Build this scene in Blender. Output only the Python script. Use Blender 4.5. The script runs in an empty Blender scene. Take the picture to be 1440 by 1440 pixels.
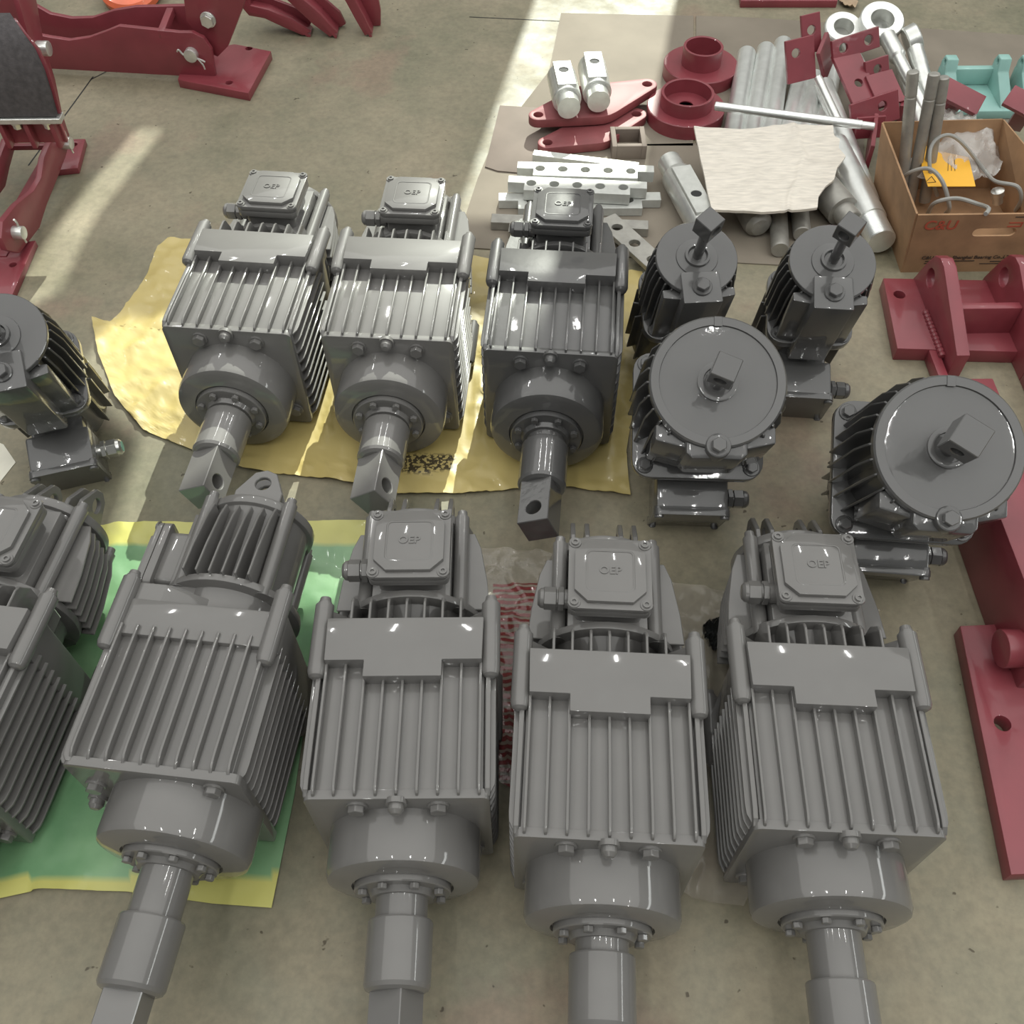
import bpy, bmesh, math, random
from mathutils import Vector, Matrix, noise
S = bpy.context.scene
C = S.collection
PI = math.pi
random.seed(7)
# ------------------------------------------------------------------ camera
PITCH, ROLL, FPX, CAMH = math.radians(53.75), math.radians(.69), 1355.8, 1.40
cam = bpy.data.cameras.new('camera'); camo = bpy.data.objects.new('camera', cam); C.objects.link(camo)
cam.sensor_width = 36; cam.lens = 36 * FPX / 1440; cam.clip_start = .02
S.camera = camo
FW = Vector((0, math.cos(PITCH), -math.sin(PITCH))); UP0 = Vector((0, math.sin(PITCH), math.cos(PITCH)))
UP = UP0 * math.cos(ROLL) + Vector((math.sin(ROLL), 0, 0)); RT = Vector((math.cos(ROLL), 0, 0)) - UP0 * math.sin(ROLL)
cm = Matrix((RT, UP, -FW)).transposed().to_4x4(); cm.translation = (0, 0, CAMH); camo.matrix_world = cm
# ------------------------------------------------------------------ light
S.view_settings.view_transform = 'Standard'; S.view_settings.look = 'None'
S.view_settings.exposure = 0.0; S.view_settings.gamma = 1
w = bpy.data.worlds.new('hall_daylight'); S.world = w; w.use_nodes = True
w.node_tree.nodes['Background'].inputs[0].default_value = (.93, .98, 1.0, 1)
w.node_tree.nodes['Background'].inputs[1].default_value = .12
SUN_AZ, SUN_EL = math.radians(11.5), math.radians(35)
sl = bpy.data.lights.new('sun', 'SUN'); sl.energy = 6.5; sl.angle = math.radians(.22); sl.color = (.97, 1, .88)
so = bpy.data.objects.new('sun', sl); C.objects.link(so)
sd = Vector((-math.sin(SUN_AZ) * math.cos(SUN_EL), -math.cos(SUN_AZ) * math.cos(SUN_EL), -math.sin(SUN_EL)))
so.rotation_euler = sd.to_track_quat('-Z', 'Y').to_euler(); so.location = (2, 9, 6)
def area(name, loc, target, sx, sy, e, col=(1, 1, 1)):
    l = bpy.data.lights.new(name, 'AREA'); l.shape = 'RECTANGLE'; l.size = sx; l.size_y = sy; l.energy = e; l.color = col
    o = bpy.data.objects.new(name, l); C.objects.link(o); o.location = loc
    o.rotation_euler = (Vector(target) - Vector(loc)).to_track_quat('-Z', 'Y').to_euler()
area('translucent_roof', (0, 2.4, 6.5), (0, 2.4, 0), 15, 13, 800, (1, .99, .95))
for x in (-3.3, -1.1, 1.1, 3.3):       # rows of narrow lamps under the roof
    for y in (-2.6, -.8, 5.0): area('hall_lamp', (x, y, 4.8), (x, y, 0), .05, .7, 13, (1, 1, .97))
area('side_windows', (6.8, .5, 3.0), (0, .8, .2), 7, .5, 80, (.97, 1, .97))
area('gate_daylight', (-1.4, -6.0, 2.4), (0, .8, .2), 2.4, 3.0, 35, (1, .98, .93))
# ------------------------------------------------------------------ helpers
def at(x, y, z=0.0):
    d = FW * FPX + RT * (x - 720) + UP * (720 - y)
    return Vector((0, 0, CAMH)) + d * ((z - CAMH) / d.z)
def onplane(x, y, p0, n):
    d = FW * FPX + RT * (x - 720) + UP * (720 - y); c = Vector((0, 0, CAMH))
    return c + d * ((p0 - c).dot(n) / d.dot(n))
OFF = {}
def tag(o, label, cat, group=None, kind=None):
    if label: o['label'] = label
    if cat: o['category'] = cat
    if group: o['group'] = group
    if kind: o['kind'] = kind
    return o
def thing(name, label, cat, loc=(0, 0, 0), group=None):
    o = bpy.data.objects.new(name, None); C.objects.link(o); o.location = loc; o.empty_display_size = .05
    OFF[o] = Vector(loc); return tag(o, label, cat, group)
def frame(o, x, y):
    x = Vector(x).normalized(); n = x.cross(Vector(y)).normalized(); y = n.cross(x)
    m = Matrix((x, y, n)).transposed().to_4x4(); m.translation = Vector(o); return m
def axis_m(p0, p1):
    p0, p1 = Vector(p0), Vector(p1); d = (p1 - p0).normalized()
    m = d.to_track_quat('Z', 'Y').to_matrix().to_4x4(); m.translation = p0; return m, (p1 - p0).length
class MB:
    def __init__(s): s.bm = bmesh.new()
    def box(s, c, d, M=None):
        m = Matrix.Translation(c) @ Matrix.Diagonal((d[0], d[1], d[2], 1))
        bmesh.ops.create_cube(s.bm, size=1, matrix=(M @ m) if M else m); return s
    def rng(s, x0, x1, y0, y1, z0, z1, M=None):
        return s.box(((x0 + x1) / 2, (y0 + y1) / 2, (z0 + z1) / 2), (x1 - x0, y1 - y0, z1 - z0), M)
    def cyl(s, p0, p1, r0, r1=None, seg=24, M=None):
        m, L = axis_m(p0, p1); r1 = r0 if r1 is None else r1
        m = m @ Matrix.Translation((0, 0, L / 2))
        bmesh.ops.create_cone(s.bm, cap_ends=True, segments=seg, radius1=r0, radius2=r1, depth=L, matrix=(M @ m) if M else m); return s
    def lathe(s, prof, p0, p1, seg=40, M=None):               # prof: (radius, distance along axis)
        m, L = axis_m(p0, p1); m = (M @ m) if M else m; rings = []
        for r, h in prof:
            if r < 1e-6: rings.append([s.bm.verts.new(m @ Vector((0, 0, h)))])
            else: rings.append([s.bm.verts.new(m @ Vector((r * math.cos(2 * PI * k / seg), r * math.sin(2 * PI * k / seg), h))) for k in range(seg)])
        for a, b in zip(rings, rings[1:]):
            for k in range(seg):
                q = (k + 1) % seg
                if len(a) == 1 and len(b) == 1: continue
                if len(a) == 1: s.bm.faces.new((a[0], b[k], b[q]))
                elif len(b) == 1: s.bm.faces.new((a[k], a[q], b[0]))
                else: s.bm.faces.new((a[k], a[q], b[q], b[k]))
        for e in (rings[0], rings[-1]):
            if len(e) > 2: s.bm.faces.new(e)
        return s
    def plate(s, pts, holes, th, M=None):                     # outline in the local xy plane, extruded along z
        b = bmesh.new(); loops = [list(pts)]
        for cx, cy, r in holes: loops.append([(cx + r * math.cos(k * PI / 10), cy + r * math.sin(k * PI / 10)) for k in range(20)])
        es = []
        for lp in loops:
            vs = [b.verts.new((p[0], p[1], 0)) for p in lp]
            es += [b.edges.new((vs[i], vs[(i + 1) % len(vs)])) for i in range(len(vs))]
        bmesh.ops.triangle_fill(b, use_beauty=True, use_dissolve=False, edges=es)
        r = bmesh.ops.extrude_face_region(b, geom=b.faces[:])
        bmesh.ops.translate(b, vec=(0, 0, th), verts=[v for v in r['geom'] if isinstance(v, bmesh.types.BMVert)])
        bmesh.ops.recalc_face_normals(b, faces=b.faces[:])
        if M: bmesh.ops.transform(b, matrix=M, verts=b.verts[:])
        t = bpy.data.meshes.new('t'); b.to_mesh(t); b.free(); s.bm.from_mesh(t); bpy.data.meshes.remove(t); return s
    def tube(s, pts, r, seg=8):
        P = []; pts = [Vector(p) for p in pts]; n = len(pts)
        for i in range(n - 1):
            a, b, c, d = pts[max(i - 1, 0)], pts[i], pts[i + 1], pts[min(i + 2, n - 1)]
            for k in range(6):
                t = k / 6; P.append(.5 * ((2 * b) + (c - a) * t + (2 * a - 5 * b + 4 * c - d) * t * t + (3 * b - a - 3 * c + d) * t ** 3))
        P.append(pts[-1]); rings = []; u = None
        for i, p in enumerate(P):
            d = (P[min(i + 1, len(P) - 1)] - P[max(i - 1, 0)]).normalized()
            u = (u - d * u.dot(d)).normalized() if u else d.orthogonal().normalized()
            v = d.cross(u); rings.append([s.bm.verts.new(p + (u * math.cos(2 * PI * k / seg) + v * math.sin(2 * PI * k / seg)) * r) for k in range(seg)])
        for a, b in zip(rings, rings[1:]):
            for k in range(seg): s.bm.faces.new((a[k], a[(k + 1) % seg], b[(k + 1) % seg], b[k]))
        s.bm.faces.new(rings[0]); s.bm.faces.new(rings[-1]); return s
    def mesh(s, name, mat, bevel=0, seg=2, smooth=24):
        bm = s.bm; bmesh.ops.recalc_face_normals(bm, faces=bm.faces[:])
        if bevel:
            es = [e for e in bm.edges if len(e.link_faces) == 2 and e.calc_face_angle(0) > math.radians(38)]
            bmesh.ops.bevel(bm, geom=es, offset=bevel, segments=seg, affect='EDGES', clamp_overlap=True, profile=.5)
        m = bpy.data.meshes.new(name); bm.to_mesh(m); bm.free()
        m.materials.append(mat)
        for p in m.polygons: p.use_smooth = True
        m.set_sharp_from_angle(angle=math.radians(smooth)); return m
    def build(s, name, mat, parent=None, bevel=0, seg=2, smooth=24):   # world-space geometry
        m = s.mesh(name, mat, bevel, seg, smooth); o = bpy.data.objects.new(name, m); C.objects.link(o)
        if parent:
            off = OFF[parent]; m.transform(Matrix.Translation(-off)); o.parent = parent; OFF[o] = off
        else:
            xs = [v.co for v in m.vertices]; lo = [min(v[i] for v in xs) for i in range(3)]; hi = [max(v[i] for v in xs) for i in range(3)]
            b = Vector(((lo[0] + hi[0]) / 2, (lo[1] + hi[1]) / 2, lo[2])); m.transform(Matrix.Translation(-b)); o.location = b; OFF[o] = b
        return o
def inst(name, mesh, parent, M=Matrix()):
    o = bpy.data.objects.new(name, mesh); C.objects.link(o); o.parent = parent; o.matrix_local = M; return o
def rrect(hx, hy, r, n=5, cx=0, cy=0):
    out = []
    for sx, sy, a0 in ((1, 1, 0), (-1, 1, 90), (-1, -1, 180), (1, -1, 270)):
        for k in range(n + 1):
            a = math.radians(a0 + 90 * k / n); out.append((cx + sx * (hx - r) + r * math.cos(a), cy + sy * (hy - r) + r * math.sin(a)))
    return out
def text_mesh(body, size, mat, ext=.0005, font_bold=False):
    cu = bpy.data.curves.new('lettering', 'FONT'); cu.body = body; cu.size = size; cu.align_x = 'CENTER'; cu.align_y = 'CENTER'; cu.extrude = ext
    if font_bold: cu.offset = size * .015
    o = bpy.data.objects.new('lettering', cu); C.objects.link(o); bpy.context.view_layer.update()
    m = bpy.data.meshes.new_from_object(o.evaluated_get(bpy.context.evaluated_depsgraph_get()))
    bpy.data.objects.remove(o); bpy.data.curves.remove(cu); m.name = 'lettering'; m.materials.clear(); m.materials.append(mat); return m
# ------------------------------------------------------------------ materials
def mat(name, col, rough=.5, metal=0, coat=0, var=.12, vs=9, bump=0, bs=80, col2=None, alpha=1, trans=0, stretch=(1, 1, 1), spec=.5):
    m = bpy.data.materials.new(name); m.use_nodes = True; nt = m.node_tree; b = nt.nodes['Principled BSDF']; L = nt.links.new
    b.inputs['Roughness'].default_value = rough; b.inputs['Metallic'].default_value = metal
    b.inputs['Coat Weight'].default_value = coat; b.inputs['Coat Roughness'].default_value = .06
    b.inputs['Transmission Weight'].default_value = trans; b.inputs['Alpha'].default_value = alpha
    b.inputs['Specular IOR Level'].default_value = spec
    tc = nt.nodes.new('ShaderNodeTexCoord'); mp = nt.nodes.new('ShaderNodeMapping'); mp.inputs['Scale'].default_value = stretch
    L(tc.outputs['Object'], mp.inputs[0])
    n = nt.nodes.new('ShaderNodeTexNoise'); n.inputs['Scale'].default_value = vs; n.inputs['Detail'].default_value = 6; L(mp.outputs[0], n.inputs[0])
    r = nt.nodes.new('ShaderNodeValToRGB'); r.color_ramp.elements[0].position = .3; r.color_ramp.elements[1].position = .7
    c2 = col2 or tuple(c * (1 + var) for c in col); c1 = col if col2 else tuple(c * (1 - var) for c in col)
    r.color_ramp.elements[0].color = (*c1, 1); r.color_ramp.elements[1].color = (*c2, 1)
    L(n.outputs[0], r.inputs[0]); L(r.outputs[0], b.inputs['Base Color'])
    if bump:
        n2 = nt.nodes.new('ShaderNodeTexNoise'); n2.inputs['Scale'].default_value = bs; n2.inputs['Detail'].default_value = 3; L(mp.outputs[0], n2.inputs[0])
        bp = nt.nodes.new('ShaderNodeBump'); bp.inputs['Strength'].default_value = bump; bp.inputs['Distance'].default_value = .002
        L(n2.outputs[0], bp.inputs['Height']); L(bp.outputs[0], b.inputs['Normal'])
        if coat: L(bp.outputs[0], b.inputs['Coat Normal'])
    return m
GREY = mat('glossy_grey_paint', (.145, .141, .135), .5, 0, .9, .05, 14, .03, 45, spec=.25)
DGREY = mat('glossy_dark_grey_paint', (.080, .079, .078), .42, 0, 1., .05, 14, .12, 70, spec=.35)
GAP = mat('dark_gap', (.02, .02, .02), .7)
RED = mat('maroon_paint', (.225, .040, .052), .45, 0, .35, .12, 12, .12, 60)
DRED = mat('dull_maroon_paint', (.235, .062, .067), .55, 0, .0, .18, 15, .1, 60)
ZINC = mat('zinc_plated_steel', (.68, .69, .66), .34, .75, 0, .12, 30, .15, 90)
ZINCW = mat('matte_zinc_plate', (.56, .57, .54), .5, .35, 0, .10, 40, .1, 120)
STEEL = mat('bright_turned_steel', (.82, .84, .82), .3, .75, 0, .06, 40)
MILL = mat('grey_milled_steel', (.36, .35, .32), .5, .55, 0, .14, 40)
ALU = mat('gland_nickel', (.6, .6, .57), .3, .9, 0, .08)
RUB = mat('brake_lining', (.075, .068, .070), .85, 0, 0, .25, 90, .4, 300)
CARD = mat('cardboard', (.36, .215, .115), .8, 0, 0, .2, 16, .15, 60)
TEAL = mat('pale_teal_paint', (.26, .46, .42), .45, 0, .1, .12, 12)
YELB = mat('yellow_label', (.85, .45, .04), .5, 0, 0, .06)
PRINT_R = mat('red_print', (.45, .09, .05), .8)
PRINT_K = mat('dark_print', (.06, .04, .03), .8)
CABLE = mat('grey_cable', (.33, .33, .31), .45)
PAPER = mat('printed_paper', (.70, .65, .57), .5, 0, .15, .14, 30, .25, 40, stretch=(1, 5, 1))
WHITE = mat('white_paper', (.7, .68, .58), .7)
BROWNP = mat('brown_paper', (.40, .30, .2), .8)
ORANGE = mat('orange_plastic', (.75, .16, .07), .4, 0, .2, .2, 10)
SHEETM = mat('bare_sheet_steel', (.235, .205, .165), .75, 0, 0, .12, 6, .05, 40, spec=.2)
SHEETB = mat('brown_sheet', (.20, .165, .14), .7, 0, 0, .14, 8, spec=.2)
DARKP = mat('black_plastic', (.015, .016, .015), .3)
TEALI = mat('green_insert', (.15, .42, .33), .4)
PVC = mat('clear_plastic_film', (.55, .50, .42), .08, 0, .8, .1, 20, .9, 45, alpha=.22)
PVCB = mat('clear_bag_film', (.8, .78, .74), .12, 0, .4, .05, 20, .5, 40, alpha=.32)
def tarp(name, cols, rough, weave=0):
    m = mat(name, cols[0], rough, 0, .25, 0, 7, .35, 30, col2=cols[1]); return m
YEL = tarp('yellow_woven_sack', ((.46, .365, .13), (.58, .47, .19)), .45)
def floor_mat():
    m = bpy.data.materials.new('concrete'); m.use_nodes = True; nt = m.node_tree; L = nt.links.new; b = nt.nodes['Principled BSDF']
    tc = nt.nodes.new('ShaderNodeTexCoord')
    def nz(sc, det, rough=.6):
        n = nt.nodes.new('ShaderNodeTexNoise'); n.inputs['Scale'].default_value = sc; n.inputs['Detail'].default_value = det; n.inputs['Roughness'].default_value = rough
        L(tc.outputs['Object'], n.inputs[0]); return n
    def ramp(src, a, b_, p0=.35, p1=.65):
        r = nt.nodes.new('ShaderNodeValToRGB'); e = r.color_ramp.elements; e[0].position = p0; e[1].position = p1; e[0].color = (*a, 1); e[1].color = (*b_, 1); L(src, r.inputs[0]); return r
    def mix(f, a, b_, mode='MIX'):
        x = nt.nodes.new('ShaderNodeMix'); x.data_type = 'RGBA'; x.blend_type = mode
        if isinstance(f, float): x.inputs[0].default_value = f
        else: L(f, x.inputs[0])
        L(a, x.inputs[6]); L(b_, x.inputs[7]); return x.outputs[2]
    base = ramp(nz(1.7, 8).outputs[0], (.172, .156, .107), (.272, .240, .170))
    green = ramp(nz(4.5, 9, .65).outputs[0], (.158, .162, .105), (.310, .268, .188))
    fine = ramp(nz(70, 4).outputs[0], (.80, .80, .80), (1.12, 1.12, 1.10), .3, .7)
    c = mix(.5, base.outputs[0], green.outputs[0])
    n3 = nz(2.6, 5); st = ramp(n3.outputs[0], (0, 0, 0), (1, 1, 1), .60, .68)
    red = nt.nodes.new('ShaderNodeRGB'); red.outputs[0].default_value = (.25, .165, .125, 1)
    mm = nt.nodes.new('ShaderNodeMath'); mm.operation = 'MULTIPLY'; mm.inputs[1].default_value = .45; L(st.outputs[0], mm.inputs[0])
    c = mix(mm.outputs[0], c, red.outputs[0])
    c = mix(.8, c, fine.outputs[0], 'MULTIPLY')
    sp = ramp(nz(55, 2).outputs[0], (1, 1, 1), (.35, .32, .28), .72, .76); c = mix(1.0, c, sp.outputs[0], 'MULTIPLY')
    L(c, b.inputs['Base Color'])
    rr = ramp(nz(9, 4).outputs[0], (.45, .45, .45), (.7, .7, .7)); L(rr.outputs[0], b.inputs['Roughness'])
    bp = nt.nodes.new('ShaderNodeBump'); bp.inputs['Strength'].default_value = .12; bp.inputs['Distance'].default_value = .002
    L(nz(150, 3).outputs[0], bp.inputs['Height']); L(bp.outputs[0], b.inputs['Normal'])
    return m
CONC = floor_mat()
WALLM = mat('sun_mask_grey', (.45, .45, .43), .8)
# ------------------------------------------------------------------ the hall: floor, unseen far wall added to mask the sun into patches
def struct(o): o['kind'] = 'structure'; return o
fl = struct(MB().rng(-8, 8, -6, 9, -.12, 0).build('floor', CONC))
for a, b in (((131, 108), (40, 233)), ((345, 0), (128, 112)), ((660, 24), (790, 30))):
    p, q = at(*a), at(*b); d = (q - p).normalized(); nn = Vector((-d.y, d.x, 0)) * .0018
    jb = MB(); vs = [jb.bm.verts.new(v + Vector((0, 0, .0006))) for v in (p - nn, q - nn, q + nn, p + nn)]; jb.bm.faces.new(vs)
    jb.build('floor_joint', GAP, fl)
WY = 9.0
def towall(x, y):
    dy = WY - y; return (x + dy * math.tan(SUN_AZ), dy / math.cos(SUN_AZ) * math.tan(SUN_EL))
ta = math.tan(SUN_AZ)
def par(x0, x1, yref, y0, y1):
    return [towall(x0 + (y0 - yref) * ta, y0), towall(x1 + (y0 - yref) * ta, y0), towall(x1 + (y1 - yref) * ta, y1), towall(x0 + (y1 - yref) * ta, y1)]
SUN_CUTS = [[towall(*q) for q in ((-.835, 1.53), (.11, 1.53), (-.04, .80), (-.71, .80), (-.71, 1.20), (-.89, 1.37))], par(-.075, .34, 2.1, 1.84, 3.7),
        [towall(*tuple(at(*q))[:2]) for q in ((192, 182), (226, 183), (222, 196), (182, 248), (131, 313), (106, 362), (80, 418), (40, 440), (5, 432), (60, 350), (125, 262))]]  # openings cut to the wanted sun patches, projected back onto the unseen wall
b = bmesh.new(); es = []
for lp in [[(-9, 0), (9, 0), (9, 9.5), (-9, 9.5)]] + SUN_CUTS:
    vs = [b.verts.new((p[0], WY, p[1])) for p in lp]; es += [b.edges.new((vs[i], vs[(i + 1) % len(vs)])) for i in range(len(vs))]
bmesh.ops.triangle_fill(b, use_beauty=True, edges=es)
r = bmesh.ops.extrude_face_region(b, geom=b.faces[:]); bmesh.ops.translate(b, vec=(0, .02, 0), verts=[v for v in r['geom'] if isinstance(v, bmesh.types.BMVert)])
mb = MB(); mb.bm.free(); mb.bm = b; struct(mb.build('sun_mask_wall', WALLM))
# ------------------------------------------------------------------ sheets on the floor
def coons(top, right, bottom, left, nu, nv):
    def samp(pl, n):
        P = [Vector((*p, 0)) for p in pl]; L = [0]
        for a, b_ in zip(P, P[1:]): L.append(L[-1] + (b_ - a).length)
        out = []
        for k in range(n + 1):
            t = L[-1] * k / n; i = max(j for j in range(len(L)) if L[j] <= t + 1e-9); i = min(i, len(P) - 2)
            out.append(P[i].lerp(P[i + 1], (t - L[i]) / max(L[i + 1] - L[i], 1e-9)))
        return out
    T, B, Lf, R = samp(top, nu), samp(bottom, nu), samp(left, nv), samp(right, nv); g = []
    for j in range(nv + 1):
        v = j / nv; row = []
        for i in range(nu + 1):
            u = i / nu
            p = T[i] * (1 - v) + B[i] * v + Lf[j] * (1 - u) + R[j] * u - (T[0] * (1 - u) * (1 - v) + T[-1] * u * (1 - v) + B[0] * (1 - u) * v + B[-1] * u * v)
            row.append(p)
        g.append(row)
    return g
def sheet(name, m, px, nu, nv, h, th=.0012, z=0.0):          # px = (top, right, bottom, left) pixel polylines, read on the floor
    g = coons(*[[tuple(at(*q, z))[:2] for q in pl] for pl in px], nu, nv); bm = bmesh.new(); G = []
    for j, row in enumerate(g):
        G.append([bm.verts.new((p.x, p.y, z + .0012 + h(p, i / nu, j / nv))) for i, p in enumerate(row)])
    for j in range(nv):
        for i in range(nu): bm.faces.new((G[j][i], G[j + 1][i], G[j + 1][i + 1], G[j][i + 1]))
    bmesh.ops.recalc_face_normals(bm, faces=bm.faces[:])
    if sum(f.normal.z for f in bm.faces) < 0: bmesh.ops.reverse_faces(bm, faces=bm.faces[:])
    r = bmesh.ops.extrude_face_region(bm, geom=bm.faces[:]); bmesh.ops.translate(bm, vec=(0, 0, th), verts=[v for v in r['geom'] if isinstance(v, bmesh.types.BMVert)])
    s = MB(); s.bm.free(); s.bm = bm; return s.build(name, m, smooth=75)
def wrinkle(p, amp, f=9, seed=0):
    q = Vector((p.x * f + seed, p.y * f, seed)); a = 1 - abs(noise.noise(q)) * 2.2; b_ = 1 - abs(noise.noise(q * 2.3)) * 2.2
    return amp * (max(a, 0) ** 3 * .7 + max(b_, 0) ** 2 * .3)
FEET = [(-.4943, 1.2482, -6.4), (-.2127, 1.2228, -4.8), (.0685, 1.183, -5.5), (-.802, .455, -8), (-.4615, .450, -7.2), (-.1469, .417, 0), (.1117, .3622, -3.7), (.4015, .3683, -3.4)]
def under(p, h):
    for x, y, a in FEET:
        a = math.radians(-a); dx, dy = p.x - x, p.y - y; lx, ly = dx * math.cos(a) - dy * math.sin(a), dx * math.sin(a) + dy * math.cos(a)
        if abs(lx) < .135 and -.09 < ly < .30: return min(h, .0035)
    return h
def yz(p, u, v): return under(p, yz0(p, u, v))
def yz0(p, u, v):
    e = min(u, 1 - u, v, 1 - v); edge = max(0, 1 - e / .05)
    return wrinkle(p, .010, 8) * (.55 + .45 * min(1, e * 8)) + wrinkle(p, .005, 26, 4) + .006 * edge * (.5 + noise.noise(p * 14))
o = sheet('yellow_sack_sheet', YEL, (
    [(237, 338), (420, 350), (640, 362), (800, 375), (903, 385)],
    [(903, 385), (900, 470), (893, 560), (880, 640), (886, 700)],
    [(203, 607), (270, 634), (345, 662), (470, 678), (560, 697), (650, 697), (725, 690), (800, 688), (886, 700)],
    [(237, 338), (222, 352), (205, 395), (172, 440), (150, 458), (131, 450), (140, 500), (163, 560), (203, 607)]), 130, 80, yz)
a0, a1 = at(566, 668), at(640, 642); pr = o.data.attributes.new('print', 'FLOAT', 'POINT')      # faded stencil print on the sack
for k, v in enumerate(o.data.vertices):
    q = v.co + o.location; pr.data[k].value = 1.0 if a0.x < q.x < a1.x and a0.y < q.y < a1.y else 0.0
nt = YEL.node_tree; bs = nt.nodes['Principled BSDF']; old = bs.inputs['Base Color'].links[0].from_socket
an = nt.nodes.new('ShaderNodeAttribute'); an.attribute_name = 'print'; nn_ = nt.nodes.new('ShaderNodeTexNoise'); nn_.inputs['Scale'].default_value = 160
tcn = nt.nodes.new('ShaderNodeTexCoord'); nt.links.new(tcn.outputs['Object'], nn_.inputs[0])
g1_ = nt.nodes.new('ShaderNodeMath'); g1_.operation = 'GREATER_THAN'; g1_.inputs[1].default_value = .47; nt.links.new(nn_.outputs[0], g1_.inputs[0])
g2_ = nt.nodes.new('ShaderNodeMath'); g2_.operation = 'MULTIPLY'; nt.links.new(g1_.outputs[0], g2_.inputs[0]); nt.links.new(an.outputs['Fac'], g2_.inputs[1])
mx = nt.nodes.new('ShaderNodeMix'); mx.data_type = 'RGBA'; nt.links.new(g2_.outputs[0], mx.inputs[0]); nt.links.new(old, mx.inputs[6]); mx.inputs[7].default_value = (.07, .055, .03, 1); nt.links.new(mx.outputs[2], bs.inputs['Base Color'])
tag(o, 'crumpled yellow woven sack sheet spread under the row of three motors', 'sheet')
def gz(p, u, v): return under(p, wrinkle(p, .009, 10, 3) * .8 + .004 * max(0, 1 - min(u, 1 - u, v, 1 - v) / .04))
def green_mat():
    m = tarp('green_woven_sack', ((.13, .29, .14), (.27, .46, .25)), .4); nt = m.node_tree; L = nt.links.new; b = nt.nodes['Principled BSDF']
    at_ = nt.nodes.new('ShaderNodeAttribute'); at_.attribute_name = 'band'
    old = b.inputs['Base Color'].links[0].from_socket; x = nt.nodes.new('ShaderNodeMix'); x.data_type = 'RGBA'
    L(at_.outputs['Fac'], x.inputs[0]); L(old, x.inputs[6]); x.inputs[7].default_value = (.55, .53, .16, 1); L(x.outputs[2], b.inputs['Base Color']); return m
GREEN = green_mat()
o = sheet('green_sack_sheet', GREEN, (
    [(-60, 770), (60, 757), (165, 738), (330, 738), (520, 735)],
    [(520, 735), (505, 800), (470, 880), (432, 1000), (415, 1120), (383, 1278)],
    [(-80, 1270), (0, 1265), (60, 1252), (180, 1255), (300, 1272), (383, 1278)],
    [(-60, 770), (-70, 1000), (-80, 1270)]), 80, 60, gz)
me = o.data; at_ = me.attributes.new('band', 'FLOAT', 'POINT')
n1 = len(me.vertices) // 2
for k, v in enumerate(me.vertices):
    q = v.co + o.location; d = (q - camo.location); y = 720 - FPX * d.dot(UP) / d.dot(FW)
    row = (k % n1) // 81 if False else None
    at_.data[k].value = 0
# woven yellow hem printed along the near and far edges of the green sack (a stripe of the cloth itself)
ylo = [at(-80, 1270).y, at(383, 1278).y]; hi = at(200, 738).y
for k, v in enumerate(me.vertices):
    q = v.co + o.location; at_.data[k].value = 1.0 if (q.y < ylo[1] + .045 or q.y > hi - .05) else 0.0
tag(o, 'green woven sack with a yellow hem spread under two of the grey motors', 'sheet')
def film_mat():
    m = PVC.copy(); m.name = 'clear_film_red_print'; nt = m.node_tree; L = nt.links.new; b = nt.nodes['Principled BSDF']
    tc = nt.nodes.new('ShaderNodeTexCoord'); wv = nt.nodes.new('ShaderNodeTexWave'); wv.bands_direction = 'Y'; wv.inputs['Scale'].default_value = 26; wv.inputs['Distortion'].default_value = 3
    L(tc.outputs['Object'], wv.inputs[0]); sx = nt.nodes.new('ShaderNodeSeparateXYZ'); L(tc.outputs['Object'], sx.inputs[0])
    m1 = nt.nodes.new('ShaderNodeMath'); m1.operation = 'COMPARE'; m1.inputs[1].default_value = -.245; m1.inputs[2].default_value = .06; L(sx.outputs[0], m1.inputs[0])
    m2 = nt.nodes.new('ShaderNodeMath'); m2.operation = 'MULTIPLY'; L(m1.outputs[0], m2.inputs[0])
    g = nt.nodes.new('ShaderNodeMath'); g.operation = 'GREATER_THAN'; g.inputs[1].default_value = .4; L(wv.outputs['Fac'], g.inputs[0]); L(g.outputs[0], m2.inputs[1])
    m3 = nt.nodes.new('ShaderNodeMath'); m3.operation = 'LESS_THAN'; m3.inputs[1].default_value = .225; L(sx.outputs[1], m3.inputs[0])
    m4 = nt.nodes.new('ShaderNodeMath'); m4.operation = 'MULTIPLY'; L(m2.outputs[0], m4.inputs[0]); L(m3.outputs[0], m4.inputs[1])
    old = b.inputs['Base Color'].links[0].from_socket; x = nt.nodes.new('ShaderNodeMix'); x.data_type = 'RGBA'; L(m4.outputs[0], x.inputs[0]); L(old, x.inputs[6]); x.inputs[7].default_value = (.30, .03, .04, 1); L(x.outputs[2], b.inputs['Base Color'])
    ma = nt.nodes.new('ShaderNodeMath'); ma.operation = 'MULTIPLY_ADD'; ma.inputs[1].default_value = .30; ma.inputs[2].default_value = .22; L(m4.outputs[0], ma.inputs[0]); L(ma.outputs[0], b.inputs['Alpha'])
    return m
def pz(p, u, v): return under(p, wrinkle(p, .014, 16, 5) + .002)
o = sheet('plastic_film', film_mat(), (
    [(668, 772), (760, 778), (900, 815), (1020, 832), (1235, 862)],
    [(1235, 862), (1200, 930), (1045, 1275)],
    [(700, 1100), (800, 1150), (980, 1268), (1045, 1275)],
    [(668, 772), (690, 900), (700, 1100)]), 90, 70, pz, .0004)
tag(o, 'crumpled clear plastic film with red print under the motors', 'plastic film')
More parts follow.
